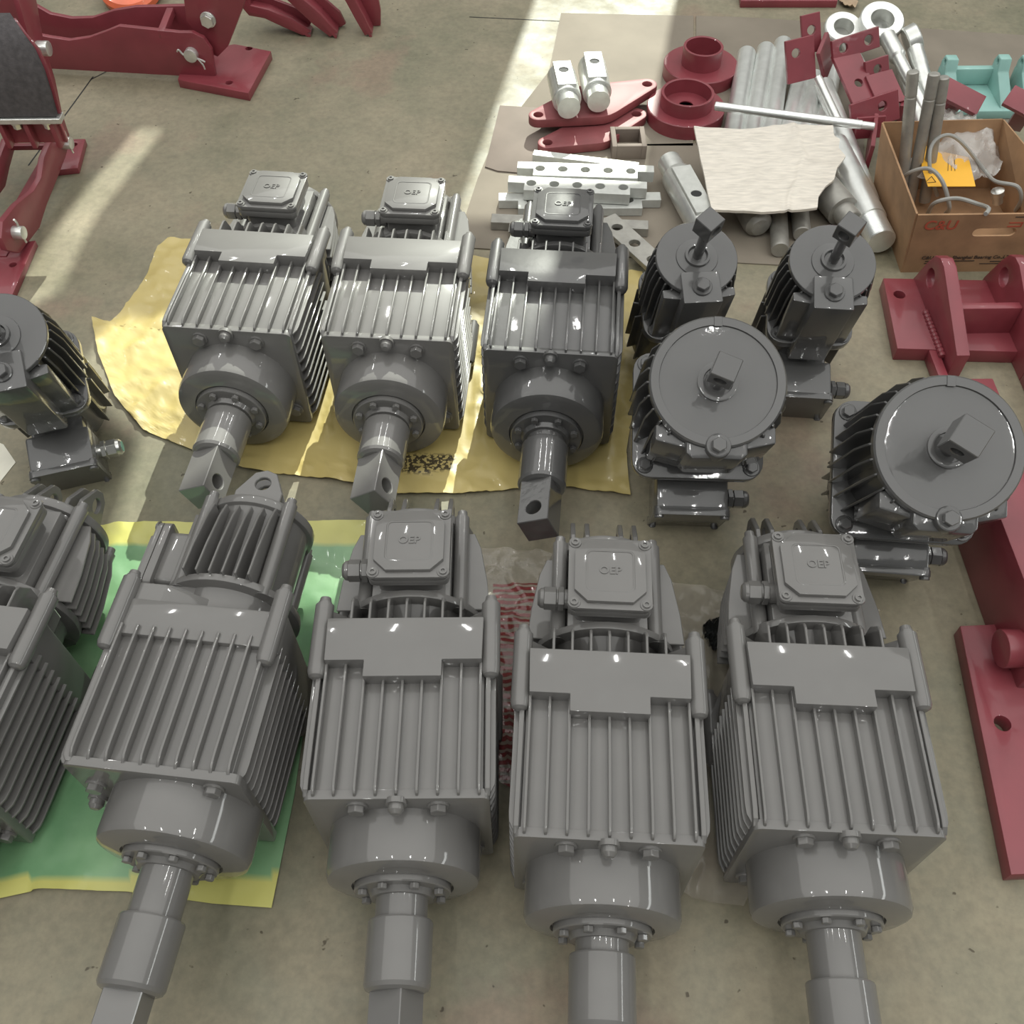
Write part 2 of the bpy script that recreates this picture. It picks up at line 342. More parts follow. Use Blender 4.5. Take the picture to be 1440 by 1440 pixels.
# ------------------------------------------------------------------ lying brake thrusters
def hexm(r, h, m, wash=True):
    s = MB().cyl((0, 0, 0), (0, -h, 0), r, seg=6)
    if wash: s.cyl((0, .002, 0), (0, -h * .28, 0), r * 1.25, seg=16)
    return s.mesh('bolt', m, .0008, 1)
T = Matrix.Translation
def thruster_spec(m):
    sp = []
    def add(name, mesh, M=Matrix(), subs=()): sp.append((name, mesh, M, subs))
    XZ = Matrix(((1, 0, 0, 0), (0, 0, 1, 0), (0, 1, 0, 0), (0, 0, 0, 1))); YZ = Matrix(((0, 0, 1, 0), (1, 0, 0, 0), (0, 1, 0, 0), (0, 0, 0, 1)))
    add('body', MB().rng(-.108, .108, .004, .236, -.110, .105).mesh('body', m, .003))
    add('front_plate', MB().plate(rrect(.115, .114, .010, cy=-.008), [], .012, XZ).mesh('front_plate', m, .0025))
    tf = MB().plate([(.003, .100), (.003, .1055), (.005, .111), (.010, .1145), (.018, .1162), (.19, .1168), (.19, .100)], [], .0038, T((-.0019, 0, 0)) @ YZ).mesh('fin', m, .0012, 2)
    for k in range(9): add('fin', tf, T((-.1024 + .0256 * k, 0, 0)))
    cf = MB().plate([(.004, .095), (.004, .102), (.012, .108), (.024, .110), (.19, .111), (.19, .095)], [], .007, T((-.0035, 0, 0)) @ YZ).mesh('fin', m, .002, 2)
    for x in (-.1125, .1125): add('fin', cf, T((x, 0, 0)))
    sf = MB().plate([(.098, .004), (.109, .004), (.1165, .010), (.1215, .020), (.1225, .032), (.1225, .20), (.098, .20)], [], .0042, T((0, 0, -.0021))).mesh('fin', m, .0012, 2)
    for k in range(10):
        z = -.106 + .203 * k / 9
        add('fin', sf, T((0, 0, z)))
        add('fin', sf, Matrix.Rotation(PI, 4, 'Y') @ T((0, 0, -z)))
        if k: add('fin', sf, Matrix.Rotation(PI / 2, 4, 'Y') @ T((0, 0, (k - 5) * .0235)))
    add('rear_band', MB().rng(-.1175, .1175, .186, .242, -.1215, .113).mesh('rear_band', m, .003))
    tp = [(-.104, .179), (-.0515, .179), (-.0515, .155), (.0515, .155), (.0515, .179), (.104, .179), (.106, .2425), (-.106, .2425)]
    add('cover_plate', MB().plate(tp, [], .0275, T((0, 0, .101))).mesh('cover_plate', m, .0013))
    tb = MB().lathe([(0, 0), (.006, .001), (.0105, .004), (.0125, .010), (.0130, .112), (.0095, .113), (.0095, .117), (.0085, .118), (.0075, .124), (0, .125)], (0, .160, 0), (0, .3, 0), 20)
    tb = tb.mesh('bolt_boss', m)
    for sx in (-1, 1):
        for sz in (-1, 1): add('bolt_boss', tb, T((sx * .1155, 0, sz * .110)))
    add('neck', MB().lathe([(.084, 0), (.084, .052), (.103, .053), (.103, .064), (.09, .066)], (0, .238, 0), (0, .5, 0), 48).mesh('neck', m, .001))
    nf = MB().plate([(.236, .03), (.236, .1265), (.268, .1275), (.276, .124), (.290, .098), (.292, .03)], [], .0038, T((-.0019, 0, 0)) @ YZ).mesh('fin', m, .001, 1)
    for k in range(7): add('fin', nf, T((-.0744 + .0248 * k, 0, 0)))
    for sx in (-1, 1): add('neck_web', MB().plate([(sx * .05, .05), (sx * .114, .108), (sx * .114, .06), (sx * .08, 0)], [], .03, T((0, .240, 0)) @ XZ).mesh('neck_web', m, .002))
    add('motor_housing', MB().lathe([(.078, 0), (.078, .15), (.086, .151), (.086, .166), (.06, .172), (0, .174)], (0, .293, 0), (0, .6, 0), 48).rng(-.056, .056, .298, .433, 0, .086).mesh('motor_housing', m, .002))
    mt = MB().lathe([(0, 0), (.011, 0), (.011, .165), (.008, .166), (.0075, .176), (0, .177)], (0, .290, 0), (0, .6, 0), 16).mesh('tie_bolt', m)
    for sx in (-1, 1):
        for sz in (-1, 1): add('tie_bolt', mt, T((sx * .069, 0, sz * .062)))
    mf = MB().plate([(.05, .300), (.112, .300), (.108, .348), (.098, .408), (.088, .435), (.05, .435)], [], .0035, T((0, 0, -.0017))).mesh('fin', m, .001, 1)
    for k in range(6):
        z = -.048 + .0192 * k
        add('fin', mf, T((0, 0, z))); add('fin', mf, Matrix.Rotation(PI, 4, 'Y') @ T((0, 0, -z)))
    lug = MB().plate([(.450, -.036), (.49, -.036), (.528, -.018), (.535, .0), (.528, .018), (.49, .04), (.450, .04)], [(.507, 0, .0125)], .0075, Matrix(((0, 0, 1, -.0037), (1, 0, 0, 0), (0, 1, 0, 0), (0, 0, 0, 1)))).mesh('clevis_lug', m, .0012, 1)
    for x in (-.049, -.027, .025, .047): add('clevis_lug', lug, T((x, 0, 0)))
    # terminal box, centre y .369
    cy = .358
    box = MB().plate(rrect(.047, .047, .01, cy=cy), [], .05, T((0, 0, .072))).plate(rrect(.057, .057, .01, cy=cy), [], .012, T((0, 0, .116))).mesh('terminal_box', m, .003)
    lid = MB().plate(rrect(.0575, .0575, .012, cy=cy), [], .009, T((0, 0, .1290)))
    ch = .018; h = .049
    octo = [(h, h - ch), (h - ch, h), (-h + ch, h), (-h, h - ch), (-h, -h + ch), (-h + ch, -h), (h - ch, -h), (h, -h + ch)]
    lid.plate([(x, y + cy) for x, y in octo], [], .0085, T((0, 0, .1365)))
    lid = lid.mesh('lid', m, .0028)
    fr = MB()
    o_ = rrect(.033, .033, .008, 4, cy=cy); i_ = rrect(.0315, .0315, .007, 4, cy=cy); n = len(o_)
    vo = [fr.bm.verts.new((x, y, .1456)) for x, y in o_]; vi = [fr.bm.verts.new((x, y, .1456)) for x, y in i_]; vb = [fr.bm.verts.new((x, y, .1448)) for x, y in rrect(.0345, .0345, .009, 4, cy=cy)]
    for k in range(n):
        q = (k + 1) % n; fr.bm.faces.new((vo[k], vo[q], vi[q], vi[k])); fr.bm.faces.new((vb[k], vb[q], vo[q], vo[k]))
    fr = fr.mesh('embossed_frame', m)
    scr = MB().cyl((0, 0, .1365), (0, 0, .1395), .0095, .0085, 16).lathe([(.0055, 0), (.0055, .003), (.0028, .0032), (.0028, .0012), (0, .0012)], (0, 0, .1392), (0, 0, 1), 12).mesh('screw', m, 0)
    tx = text_mesh('OEP', .017, m, .0008, True)
    subs = [('lid', lid, Matrix()), ('embossed_frame', fr, Matrix()), ('lettering', tx, T((0, cy, .1455)))]
    subs += [('screw', scr, T((sx * .049, cy + sy * .049, 0))) for sx in (-1, 1) for sy in (-1, 1)]
    add('terminal_box', box, Matrix(), subs)
    gl = MB().cyl((-.05, cy - .02, .098), (-.062, cy - .02, .098), .014, seg=20).cyl((-.062, cy - .02, .098), (-.070, cy - .02, .098), .017, seg=6).cyl((-.070, cy - .02, .098), (-.073, cy - .02, .098), .013, seg=20).cyl((-.073, cy - .02, .098), (-.090, cy - .02, .098), .0165, seg=6)
    gl.lathe([(.015, 0), (.014, .005), (.010, .009), (0, .009)], (-.090, cy - .02, .098), (-1, cy - .02, .098), 20)
    add('cable_gland', gl.mesh('cable_gland', m, .0005, 1))
    FZ = T((0, 0, -.026))
    add('front_flange', MB().lathe([(.100, -.004), (.100, .057), (.0975, .0635), (.090, .067), (.066, .070), (.064, .066), (0, .066)], (0, 0, 0), (0, -1, 0), 64).mesh('front_flange', m), FZ)
    rb = hexm(.0068, .007, m, False)
    rs = [('bolt', rb, T((.0525 * math.cos(a), -.0775, .0525 * math.sin(a)))) for a in [math.radians(22.5 + 45 * k) for k in range(8)]]
    add('retainer_ring', MB().lathe([(.0625, .063), (.0625, .076), (.061, .0775), (.044, .0775), (.040, .085), (0, .085)], (0, 0, 0), (0, -1, 0), 48).mesh('retainer_ring', m), FZ, rs)
    fb = hexm(.0112, .011, m)
    for x, z in ((-.051, .083), (.051, .083)): add('bolt', fb, T((x, 0, z)))
    for x, z in ((-.09, -.085), (.09, -.085)): add('bolt', fb, T((x, 0, z)))
    add('plug', MB().cyl((0, .002, 0), (0, -.005, 0), .0135, seg=20).lathe([(.010, 0), (.010, .008), (.006, .013), (0, .014)], (0, -.004, 0), (0, -1, 0), 16).mesh('plug', m), T((0, 0, .098)))
    return sp
SPEC = {GREY: thruster_spec(GREY), DGREY: thruster_spec(DGREY)}
def thruster(label, loc, yaw, m, sc=1., roll=0, rod=.03, sleeve=.085, blk=0., blkw=.048, lift=.0, group=None, hole_up=False):
    t = thing('brake_thruster', label, 'thruster', loc, group); t.rotation_euler = (0, 0, math.radians(yaw)); t.scale = (sc, sc, sc)
    B = T((0, 0, .1285 + lift)) @ Matrix.Rotation(math.radians(roll), 4, 'Y')
    for name, mesh, M, subs in SPEC[m]:
        o = inst(name, mesh, t, B @ M)
        for n2, m2, M2 in subs: inst(n2, m2, o, M2)
    B = B @ T((0, 0, -.026)); y0 = -.078; y1 = y0 - rod; y2 = y1 - sleeve; y3 = y2 - .085
    inst('piston_rod', MB().lathe([(.037, 0), (.0335, .008), (.0335, rod + .03)], (0, y0, 0), (0, -1, 0), 40).mesh('piston_rod', m), t, B)
    inst('rod_sleeve', MB().lathe([(.034, 0), (.0405, .0008), (.0415, .003), (.0415, sleeve - .008), (.039, sleeve - .003), (.033, sleeve), (0, sleeve)], (0, y1, 0), (0, -1, 0), 40).mesh('rod_sleeve', m), t, B)
    hw = blkw / 2
    e = MB().plate([(-hw, y3), (hw, y3), (hw, y2 + .01), (-hw, y2 + .01)], [(0, y3 + .028, .0135)], blkw, T((0, 0, -hw))).mesh('rod_end', m, .0012, 1)
    inst('rod_end', e, t, B @ Matrix.Rotation(math.radians(blk), 4, 'Y'))
    return t
thruster('sunlit grey finned thruster at the yellow sheet end nearest the maroon brakes', (-.4943, 1.2482, .0062), -6.4, GREY, blk=66, rod=.012, sleeve=.090, blkw=.054)
thruster('grey finned thruster in the middle of the three on the yellow sheet', (-.2127, 1.2228, .006), -4.8, GREY, blk=58, rod=.012, sleeve=.080, blkw=.054)
thruster('dark glossy grey finned thruster on the yellow sheet, next to the drilled steel bars', (.0685, 1.183, .006), -5.5, DGREY, blk=-22, rod=.022, sleeve=.090, blkw=.054)
thruster('grey thruster on the green sack with two pairs of upright drilled lugs at its end', (-.802, .455, .0062), -8, GREY, rod=.05)
thruster('grey thruster turned on its side on the green sack, drilled lug facing up', (-.4615, .450, .0062), -7.2, GREY, roll=-90, rod=.064, sleeve=.085, blk=90)
thruster('grey thruster between the green sack and the red printed film, short rod with sleeve', (-.1469, .417, .005), -.2, GREY, rod=.033, sleeve=.083, blk=60)
thruster('grey thruster lying over the clear film, between two others, bright embossed lid', (.1117, .3622, .0055), -3.7, GREY, rod=.022, sleeve=.085, blk=20)
thruster('grey thruster beside the maroon base plate, terminal box close to a round upright unit', (.4015, .3683, .0055), -3.4, GREY, rod=.062, sleeve=.085, blk=40)
# ------------------------------------------------------------------ upright thrusters leaning on their terminal boxes
def upright(label, discpx, yaw, tilt, m, Ln, R, big, tz0, glm=None, cube=.036, cubez=0, group=None, cube_yaw=20, shaft=.03):
    th = math.radians(tilt); dz = .035 * math.sin(th)
    Rm = Matrix.Rotation(math.radians(yaw), 4, 'Z') @ Matrix.Rotation(th, 4, 'X')
    D = at(*discpx, Ln * math.cos(th) + dz); top = Rm @ Vector((0, 0, Ln))
    t = thing('upright_thruster', label, 'thruster', (D.x - top.x, D.y - top.y, 0), group)
    B = T((0, 0, dz)) @ Rm
    def add(name, mesh, M=Matrix(), par=None): return inst(name, mesh, par or t, (B @ M) if par is None else M)
    zf = Ln * .5
    add('motor_housing', MB().lathe([(0, .028), (.05, .03), (.072, .04), (.072, zf)], (0, 0, 0), (0, 0, 1), 40).mesh('motor_housing', m))
    lug = MB().plate([(-.035, .045), (-.035, .03), (-.016, 0), (.016, 0), (.035, .03), (.035, .045)], [(0, .018, .010)], .008, Matrix(((0, 0, 1, -.004), (1, 0, 0, 0), (0, 1, 0, 0), (0, 0, 0, 1)))).mesh('clevis_lug', m, .001, 1)
    for x in (-.036, .036): add('clevis_lug', lug, T((x, 0, 0)))
    hf = R * 1.06
    add('base_flange', MB().plate(rrect(hf, hf, .03), [], .018, T((0, 0, zf))).mesh('base_flange', m, .004))
    fb = MB().cyl((0, 0, 0), (0, 0, .012), .010, seg=6).cyl((0, 0, -.001), (0, 0, .003), .014, seg=16).mesh('bolt', m, .001, 1)
    for sx in (-1, 1):
        for sy in (-1, 1): add('bolt', fb, T((sx * (hf - .02), sy * (hf - .02), zf + .018)))
    rb = R * .84
    add('body', MB().lathe([(rb * 1.02, zf + .016), (rb, zf + .03), (rb, Ln - .008)], (0, 0, 0), (0, 0, 1), 48).mesh('body', m))
    fin = MB().plate([(rb - .006, zf + .012), (R * 1.14, zf + .014), (R * 1.12, Ln - .05), (R * 1.03, Ln - .012), (rb - .006, Ln - .008)], [], .0036, Matrix(((1, 0, 0, 0), (0, 0, 1, -.0018), (0, 1, 0, 0), (0, 0, 0, 1)))).mesh('fin', m, .001, 1)
    nf = 30
    for k in range(nf):
        a = -90 + 360 * (k + .5) / nf
        if min(abs(a + 90), abs(a - 270)) < 34: continue
        add('fin', fin, Matrix.Rotation(math.radians(a), 4, 'Z'))
    mfin = MB().rng(.066, .086, -.0018, .0018, .05, zf).mesh('fin', m, .001, 1)
    for k in range(18):
        a = -90 + 20 * k
        if min(abs(a + 90), abs(a - 270)) < 45: continue
        add('fin', mfin, Matrix.Rotation(math.radians(a), 4, 'Z'))
    if big:
        disc = MB().lathe([(R, Ln - .014), (R, Ln - .002), (R - .0025, Ln + .0005), (R * .86, Ln + .0005), (R * .85, Ln - .0025), (R * .82, Ln - .003), (R * .5, Ln - .006), (.03, Ln - .005), (0, Ln - .005)], (0, 0, 0), (0, 0, 1), 72)
        d = add('top_cover', disc.mesh('top_cover', m))
        inst('slot', MB().rng(-.006, .006, R * .835, R * .99, Ln + .0002, Ln + .0016).mesh('slot', m, .0005, 1), d)
        col = MB().lathe([(.030, Ln - .007), (.030, Ln + .000), (.027, Ln + .001), (.022, Ln + .001), (.021, Ln - .004), (0, Ln - .004)], (0, 0, 0), (0, 0, 1), 40).mesh('shaft_collar', m)
        inst('shaft_collar', col, d)
        bc = MB().lathe([(.0185, Ln - .02), (.0185, Ln + .002), (.0165, Ln + .004), (.0125, Ln + .0035), (0, Ln + .0035)], (0, -R * .97, 0), (0, -R * .97, 1), 28).cyl((0, -R * .97, Ln + .003), (0, -R * .97, Ln + .012), .0115, seg=6).mesh('bolt', m, .001, 1)
        add('bolt', bc)
        add('mounting_block', MB().plate([(-.045, -R * .6), (-.045, -R * 1.06), (-.036, -R * 1.14), (.036, -R * 1.14), (.045, -R * 1.06), (.045, -R * .6)], [], .095, T((0, 0, Ln - .105))).mesh('mounting_block', m, .004))
        wing = MB()
        for sx in (-1, 1): wing.plate([(sx * .03, -R * .5), (sx * .088, -R * .62), (sx * .088, -R * .86), (sx * .03, -R * 1.0)], [], .12, T((0, 0, Ln - .14)))
        add('side_block', wing.mesh('side_block', m, .003))
    else:
        disc = MB().lathe([(R, Ln - .008), (R, Ln - .001), (R - .001, Ln), (.036, Ln), (.035, Ln + .002), (.022, Ln + .004), (.021, Ln + .009), (.017, Ln + .010), (.015, Ln + .005), (0, Ln + .005)], (0, 0, 0), (0, 0, 1), 72)
        add('top_cover', disc.mesh('top_cover', m))
        colm = MB().plate([(-.033, -R * .42), (-.034, -R * 1.30), (.034, -R * 1.30), (.033, -R * .42)], [], .19, T((0, 0, Ln - .183))).mesh('filler_column', m, .005)
        add('filler_column', colm)
        add('bolt', MB().cyl((0, -R * .88, Ln + .005), (0, -R * .88, Ln + .011), .017, seg=24).cyl((0, -R * .88, Ln + .010), (0, -R * .88, Ln + .020), .0125, seg=6).mesh('bolt', m, .001, 1))
        ch = MB()
        for sx in (-1, 1): ch.plate([(sx * .03, -R * .7), (sx * .062, -R * .72), (sx * .062, -R * .95), (sx * .03, -R * 1.02)], [], .15, T((0, 0, Ln - .165)))
        add('side_block', ch.mesh('side_block', m, .003))
    add('shaft', MB().cyl((0, 0, Ln - .006), (0, 0, Ln + shaft + .004), .0125 if big else .0085, seg=20).mesh('shaft', m))
    hc = cube / 2
    add('rod_end', MB().plate([(-hc, -hc), (hc, -hc), (hc, hc), (-hc, hc)], [(0, .0, .0095)], cube, Matrix(((1, 0, 0, 0), (0, 0, -1, hc), (0, 1, 0, hc), (0, 0, 0, 1)))).mesh('rod_end', m, .0012, 1), T((0, 0, Ln + shaft)) @ Matrix.Rotation(math.radians(cube_yaw), 4, 'Z'))
    z0, z1 = tz0, tz0 + (.118 if big else .10); hb = .060 if big else .055
    tb = add('terminal_box', MB().rng(-.046, .046, -.10, -.05, z0 + .008, z1 - .008).rng(-hb, hb, -.148, -.080, z0, z1).mesh('terminal_box', m, .006))
    lid = MB().plate(rrect(hb + .004, (z1 - z0) / 2 + .004, .012, cy=(z0 + z1) / 2), [], .011, Matrix(((1, 0, 0, 0), (0, 0, -1, -.147), (0, 1, 0, 0), (0, 0, 0, 1)))).mesh('lid', m, .002)
    inst('lid', lid, tb)
    sc = MB().cyl((0, -.142, 0), (0, -.163, 0), .008, seg=14).mesh('screw', m, .001, 1)
    for sx in (-1, 1):
        for sz in (z0 + .008, z1 - .008): inst('screw', sc, tb, T((sx * (hb - .005), 0, sz)))
    g = MB(); gy, gz_ = -.118, (z0 + z1) / 2 + .01
    gx = hb - .055
    g.cyl((.05, gy, gz_), (.062, gy, gz_), .013, seg=20).cyl((.062, gy, gz_), (.070, gy, gz_), .0175, seg=6).cyl((.070, gy, gz_), (.072, gy, gz_), .013, seg=20).cyl((.072, gy, gz_), (.088, gy, gz_), .0165, seg=6)
    g.lathe([(.0155, 0), (.0145, .006), (.011, .010), (.0095, .009), (0, .008)], (.088, gy, gz_), (1, gy, gz_), 20)
    gl = add('cable_gland', g.mesh('cable_gland', glm or m, .0005, 1), T((gx, 0, 0)))
    if glm: inst('gland_insert', MB().cyl((.0955, gy, gz_), (.0985, gy, gz_), .0095, seg=20).mesh('gland_insert', TEALI), gl)
    return t
upright('small upright dark grey thruster behind the round glossy one, next to the drilled bars', (980, 362), 3, 19, DGREY, .34, .0695, False, .030, shaft=.078, cube=.034, cube_yaw=40)
upright('small upright dark grey thruster between the maroon base and another like it', (1171, 368), -6, 19, DGREY, .34, .0725, False, .030, shaft=.078, cube=.034, cube_yaw=-35)
upright('round glossy thruster leaning with a speckled square rod end, beside the yellow sheet', (1010, 536), -3, 26, DGREY, .40, .1005, True, .048, cube=.036, cube_yaw=-22)
upright('round glossy thruster leaning against the maroon frame beam', (1336, 629), -6, 28, DGREY, .40, .104, True, .052, cube=.044, cube_yaw=-30)
upright('dark upright thruster with a bright metal cable gland, beside the maroon brake foot', (-4, 473), 16, 22, DGREY, .36, .075, False, .036, glm=ALU, cube=.034, cube_yaw=0)
# ------------------------------------------------------------------ maroon base frame on the right
Zv = Vector((0, 0, 1))
def wplate(name, pxs, p0, p1, th, m, parent=None, holes=(), bevel=.0015, back=True):
    """vertical plate: outline read on the vertical plane through the floor points p0, p1"""
    x = (p1 - p0); x.z = 0; x.normalize(); n = x.cross(Zv)
    if n.y > 0: n = -n
    M = frame(p0, x, Zv)
    def loc(q): v = onplane(q[0], q[1], p0, n) - p0; return (v.dot(x), v.dot(Zv) )
    pts = [loc(q) for q in pxs]; pts = [(a, max(b_, .0)) for a, b_ in pts]
    hs = [(*loc(h[:2]), h[2]) for h in holes]
    d = -1 if (M.col[2].xyz.dot(n) > 0) == back else 0
    return MB().plate(pts, hs, th, M @ T((0, 0, th * d))).build(name, m, parent, bevel), M
def hplate(name, pxs, z, th, m, parent=None, holes=(), bevel=.0015):
    """horizontal plate lying with its top face at height z"""
    pts = [tuple(at(*q, z))[:2] for q in pxs]; hs = [(*tuple(at(h[0], h[1], z))[:2], h[2]) for h in holes]
    return MB().plate(pts, hs, th, T((0, 0, z - th))).build(name, m, parent, bevel)
def hexbolt(p, d, r, h, m, parent, name='bolt'):
    d = Vector(d).normalized(); p = Vector(p)
    return MB().cyl(p, p + d * h * .3, r * 1.2, seg=20).cyl(p, p + d * h, r, seg=6).build(name, m, parent, .0006, 1)
fr = thing('brake_base_frame', 'glossy maroon welded steel base frame with upright drilled lugs and foot plates', 'steel frame', (.95, 1.1, 0))
hplate('foot_plate', [(1242, 391), (1500, 396), (1520, 497), (1262, 490)], .032, .032, RED, fr, [(1265, 414, .012)])
def lug(x0, th=.026):
    pr = [(1.335, 0), (1.335, .072), (1.49, .131), (1.515, .140), (1.54, .140), (1.563, .128), (1.58, .10), (1.61, .03), (1.61, 0)]
    return MB().plate(pr, [(1.545, .085, .020)], th, Matrix(((0, 0, 1, x0), (1, 0, 0, 0), (0, 1, 0, 0), (0, 0, 0, 1)))).build('lug', RED, fr, .002)
lug(.862); lug(1.012)
MB().rng(.888, 1.012, 1.438, 1.456, 0, .098).build('web', RED, fr, .002)
MB().rng(1.012, 1.034, .66, 1.335, .0, .07).build('side_plate', RED, fr, .002)
MB().rng(.838, .858, 1.19, 1.40, .0, .03).build('tie_bar', RED, fr, .002)
wb = MB()
for k in range(12): wb.bm.verts.ensure_lookup_table(); wb.lathe([(0, 0), (.006, .001), (.0075, .006), (.006, .011), (0, .012)], (.858, 1.37 + .011 * k, .034), (.858, 2, .034), 10)
wb = wb.build('weld_bead', RED, fr); wb['kind'] = 'stuff'
MB().rng(.778, .86, .655, 1.20, .0, .150).build('beam', RED, fr, .003)
hplate('foot_plate', [(1350, 880), (1760, 860), (1900, 1205), (1422, 1230)], .030, .030, RED, fr, [(1410, 1017, .0125)])
MB().cyl((.748, .70, .075), (.785, .70, .075), .030, seg=32).build('pivot_boss', RED, fr, .003)
# ------------------------------------------------------------------ maroon brake at the top
bk = thing('drum_brake', 'maroon drum brake lying by the concrete joint, curved side plates and hex bolt', 'brake', (-.95, 2.45, 0))
q0, q1 = at(75, 99, .012), at(302, 112, .012); q0.z = q1.z = 0
dirx = (q1 - q0).normalized(); nb = Vector((-dirx.y, dirx.x, 0))
wplate('side_plate', [(0, 28), (45, 48), (70, 53), (97, 57), (125, 53), (150, 44), (167, 37), (252, 46), (270, 46), (286, 54), (297, 70), (303, 108), (255, 107), (75, 97), (0, 92)], q0, q1, .014, RED, bk)
wplate('side_plate', [(0, -10), (40, 3), (70, 20), (100, 26), (130, 25), (160, 15), (190, 10), (270, 8), (300, 60), (80, 75), (0, 72)], q0 + nb * .125, q1 + nb * .125, .014, RED, bk)
wplate('lever', [(255, -30), (350, -30), (345, 0), (334, 30), (320, 66), (306, 80), (290, 72), (280, 50), (262, 30)], q0 + nb * .030, q1 + nb * .030, .02, RED, bk)
c0 = onplane(222, 43, q0, nb); MB().box(c0 + nb * .06 + Vector((0, 0, -.01)), (.018, .12, .02)).build('cross_bar', RED, bk, .001)
hplate('foot_plate', [(250, 112), (349, 131), (381, 72), (330, 62), (262, 74)], .022, .022, RED, bk, [(322, 116, .010), (350, 68, .010)])
pb = onplane(293, 27, q0 + nb * .030, nb); hexbolt(pb, -nb, .017, .016, ZINC, bk)
pp = onplane(270, 75, q0, nb)
pin = MB().cyl(pp + nb * .03, pp - nb * .016, .0175, seg=28).build('pivot_pin', ZINC, bk, .0015)
MB().tube([pp - nb * .010 + dirx * -.034 + Zv * .008, pp - nb * .012 + dirx * -.028 + Zv * .014, pp - nb * .012 + dirx * -.016, pp - nb * .012 + dirx * .02 + Zv * -.008, pp - nb * .014 + dirx * .036 + Zv * -.014], .0025).tube([pp - nb * .012 + dirx * .018 + Zv * -.008, pp - nb * .014 + dirx * .028 + Zv * -.022, pp - nb * .014 + dirx * .03 + Zv * -.034], .0022).build('cotter_pin', ZINC, pin)
# orange round part held inside the brake
op = at(188, -8, .012)
o = MB().lathe([(0, 0), (.075, .002), (.088, .010), (.09, .03), (.08, .04), (0, .044)], op, op + Vector((.0, -.10, .30)), 40).build('orange_disc', ORANGE)
tag(o, 'orange round disc lying on the floor behind the maroon brake', 'disc')
# three curved shoe castings
def shoe(name, label, front, rear, off):
    t = thing(name, label, 'brake shoe', tuple(at(front[0][0], front[0][1] + 30))[:2] + (0,), 'curved maroon shoes beside the brake')
    lowx = max(front, key=lambda q: q[1]); p0 = at(*lowx, .004); p0.z = 0; p1 = p0 + Vector((1, -.06, 0))
    wplate('side_plate', front, p0, p1, .012, RED, t, bevel=.001)
    wplate('side_plate', rear, p0 + Vector((.0, off, 0)), p1 + Vector((0, off, 0)), .012, RED, t, bevel=.001)
    f2 = [q for q in front]
    w = MB(); x = (p1 - p0).normalized(); n = x.cross(Zv); n = n if n.y < 0 else -n
    top = front[:len(front) // 2]
    A = [onplane(q[0], q[1] + 5, p0, n) for q in top]; B = [a + Vector((0, off, 0)) for a in A]
    for i in range(len(A) - 1):
        vs = [w.bm.verts.new(v + d) for d in (Vector((0, 0, 0)), Vector((-.004, 0, -.008))) for v in (A[i], A[i + 1], B[i + 1], B[i])]
        for f in ((0, 1, 2, 3), (7, 6, 5, 4), (0, 4, 5, 1), (1, 5, 6, 2), (2, 6, 7, 3), (3, 7, 4, 0)): w.bm.faces.new([vs[k] for k in f])
    bmesh.ops.remove_doubles(w.bm, verts=w.bm.verts[:], dist=1e-5)
    w.build('shoe_web', RED, t)
    return t
shoe('brake_shoe', 'curved maroon brake shoe lying nearest the hex-bolted lever', [(345, -25), (352, 8), (378, 14), (410, 28), (437, 45), (426, 50), (400, 39), (372, 26), (350, 22), (338, 8)], [(350, -40), (380, -2), (418, 12), (440, 25), (435, 40), (405, 26), (375, 14), (345, 0)], .05)
shoe('brake_shoe', 'curved maroon brake shoe leaning in the middle of the three', [(392, -30), (420, -6), (450, 20), (474, 46), (464, 52), (440, 34), (410, 6), (380, -22)], [(410, -40), (448, -8), (478, 18), (486, 34), (478, 42), (462, 32), (440, 10), (400, -30)], .06)
shoe('brake_shoe', 'curved maroon brake shoe farthest from the hex-bolted lever', [(470, -35), (497, -4), (512, 24), (523, 47), (513, 50), (500, 28), (486, 2), (462, -25)], [(490, -45), (530, -10), (535, 15), (535, 36), (527, 42), (516, 30), (506, 6), (484, -32)], .06)
# ------------------------------------------------------------------ maroon brake at the left
bl = thing('drum_brake', 'maroon drum brake with a dark curved lining pad and pinned arms', 'brake', (-1.05, 2.0, 0))
g0, g1 = at(30, 360, .02), at(103, 226, .02); g0.z = g1.z = 0
dl = (g1 - g0).normalized(); nl = Vector((-dl.y, dl.x, 0))          # nl points to the left
wplate('arm_plate', [(83, 184), (96, 187), (98, 200), (92, 222), (78, 258), (66, 288), (56, 320), (28, 356), (10, 352), (2, 335), (4, 312), (24, 287), (48, 268), (58, 250), (62, 222), (70, 203)], g0, g1, .014, RED, bl)
wplate('arm_plate', [(35, 190), (22, 206), (14, 235), (8, 262), (-20, 300), (-70, 330), (-80, 300), (-20, 250), (0, 222), (10, 195)], g0 + nl * .12, g1 + nl * .12, .014, RED, bl)
hplate('foot_plate', [(82, 196), (120, 195), (109, 236), (72, 240)], .016, .016, RED, bl, [(104, 203, .008)])
hplate('foot_plate', [(-60, 352), (50, 338), (15, 420), (-110, 428)], .016, .016, RED, bl, [(18, 372, .008)])
for pxy in ((88, 201), (20, 327)):
    c = onplane(*pxy, g0, nl); d = -nl
    pn = MB().cyl(c - d * .03, c + d * .022, .0145, seg=24).build('pivot_pin', ZINC, bl, .0012)
    MB().tube([c + d * .014 + Zv * .034, c + d * .014 + Zv * .022 + dl * .004, c + d * .014, c + d * .016 - Zv * .026], .0025).build('cotter_pin', ZINC, pn)
gm = (g0 + g1) / 2 + nl * .06; MB().box((0, 0, .010), (.05, (g1 - g0).length, .018), frame(gm, (-nl), dl)).build('base_bar', RED, bl, .001)
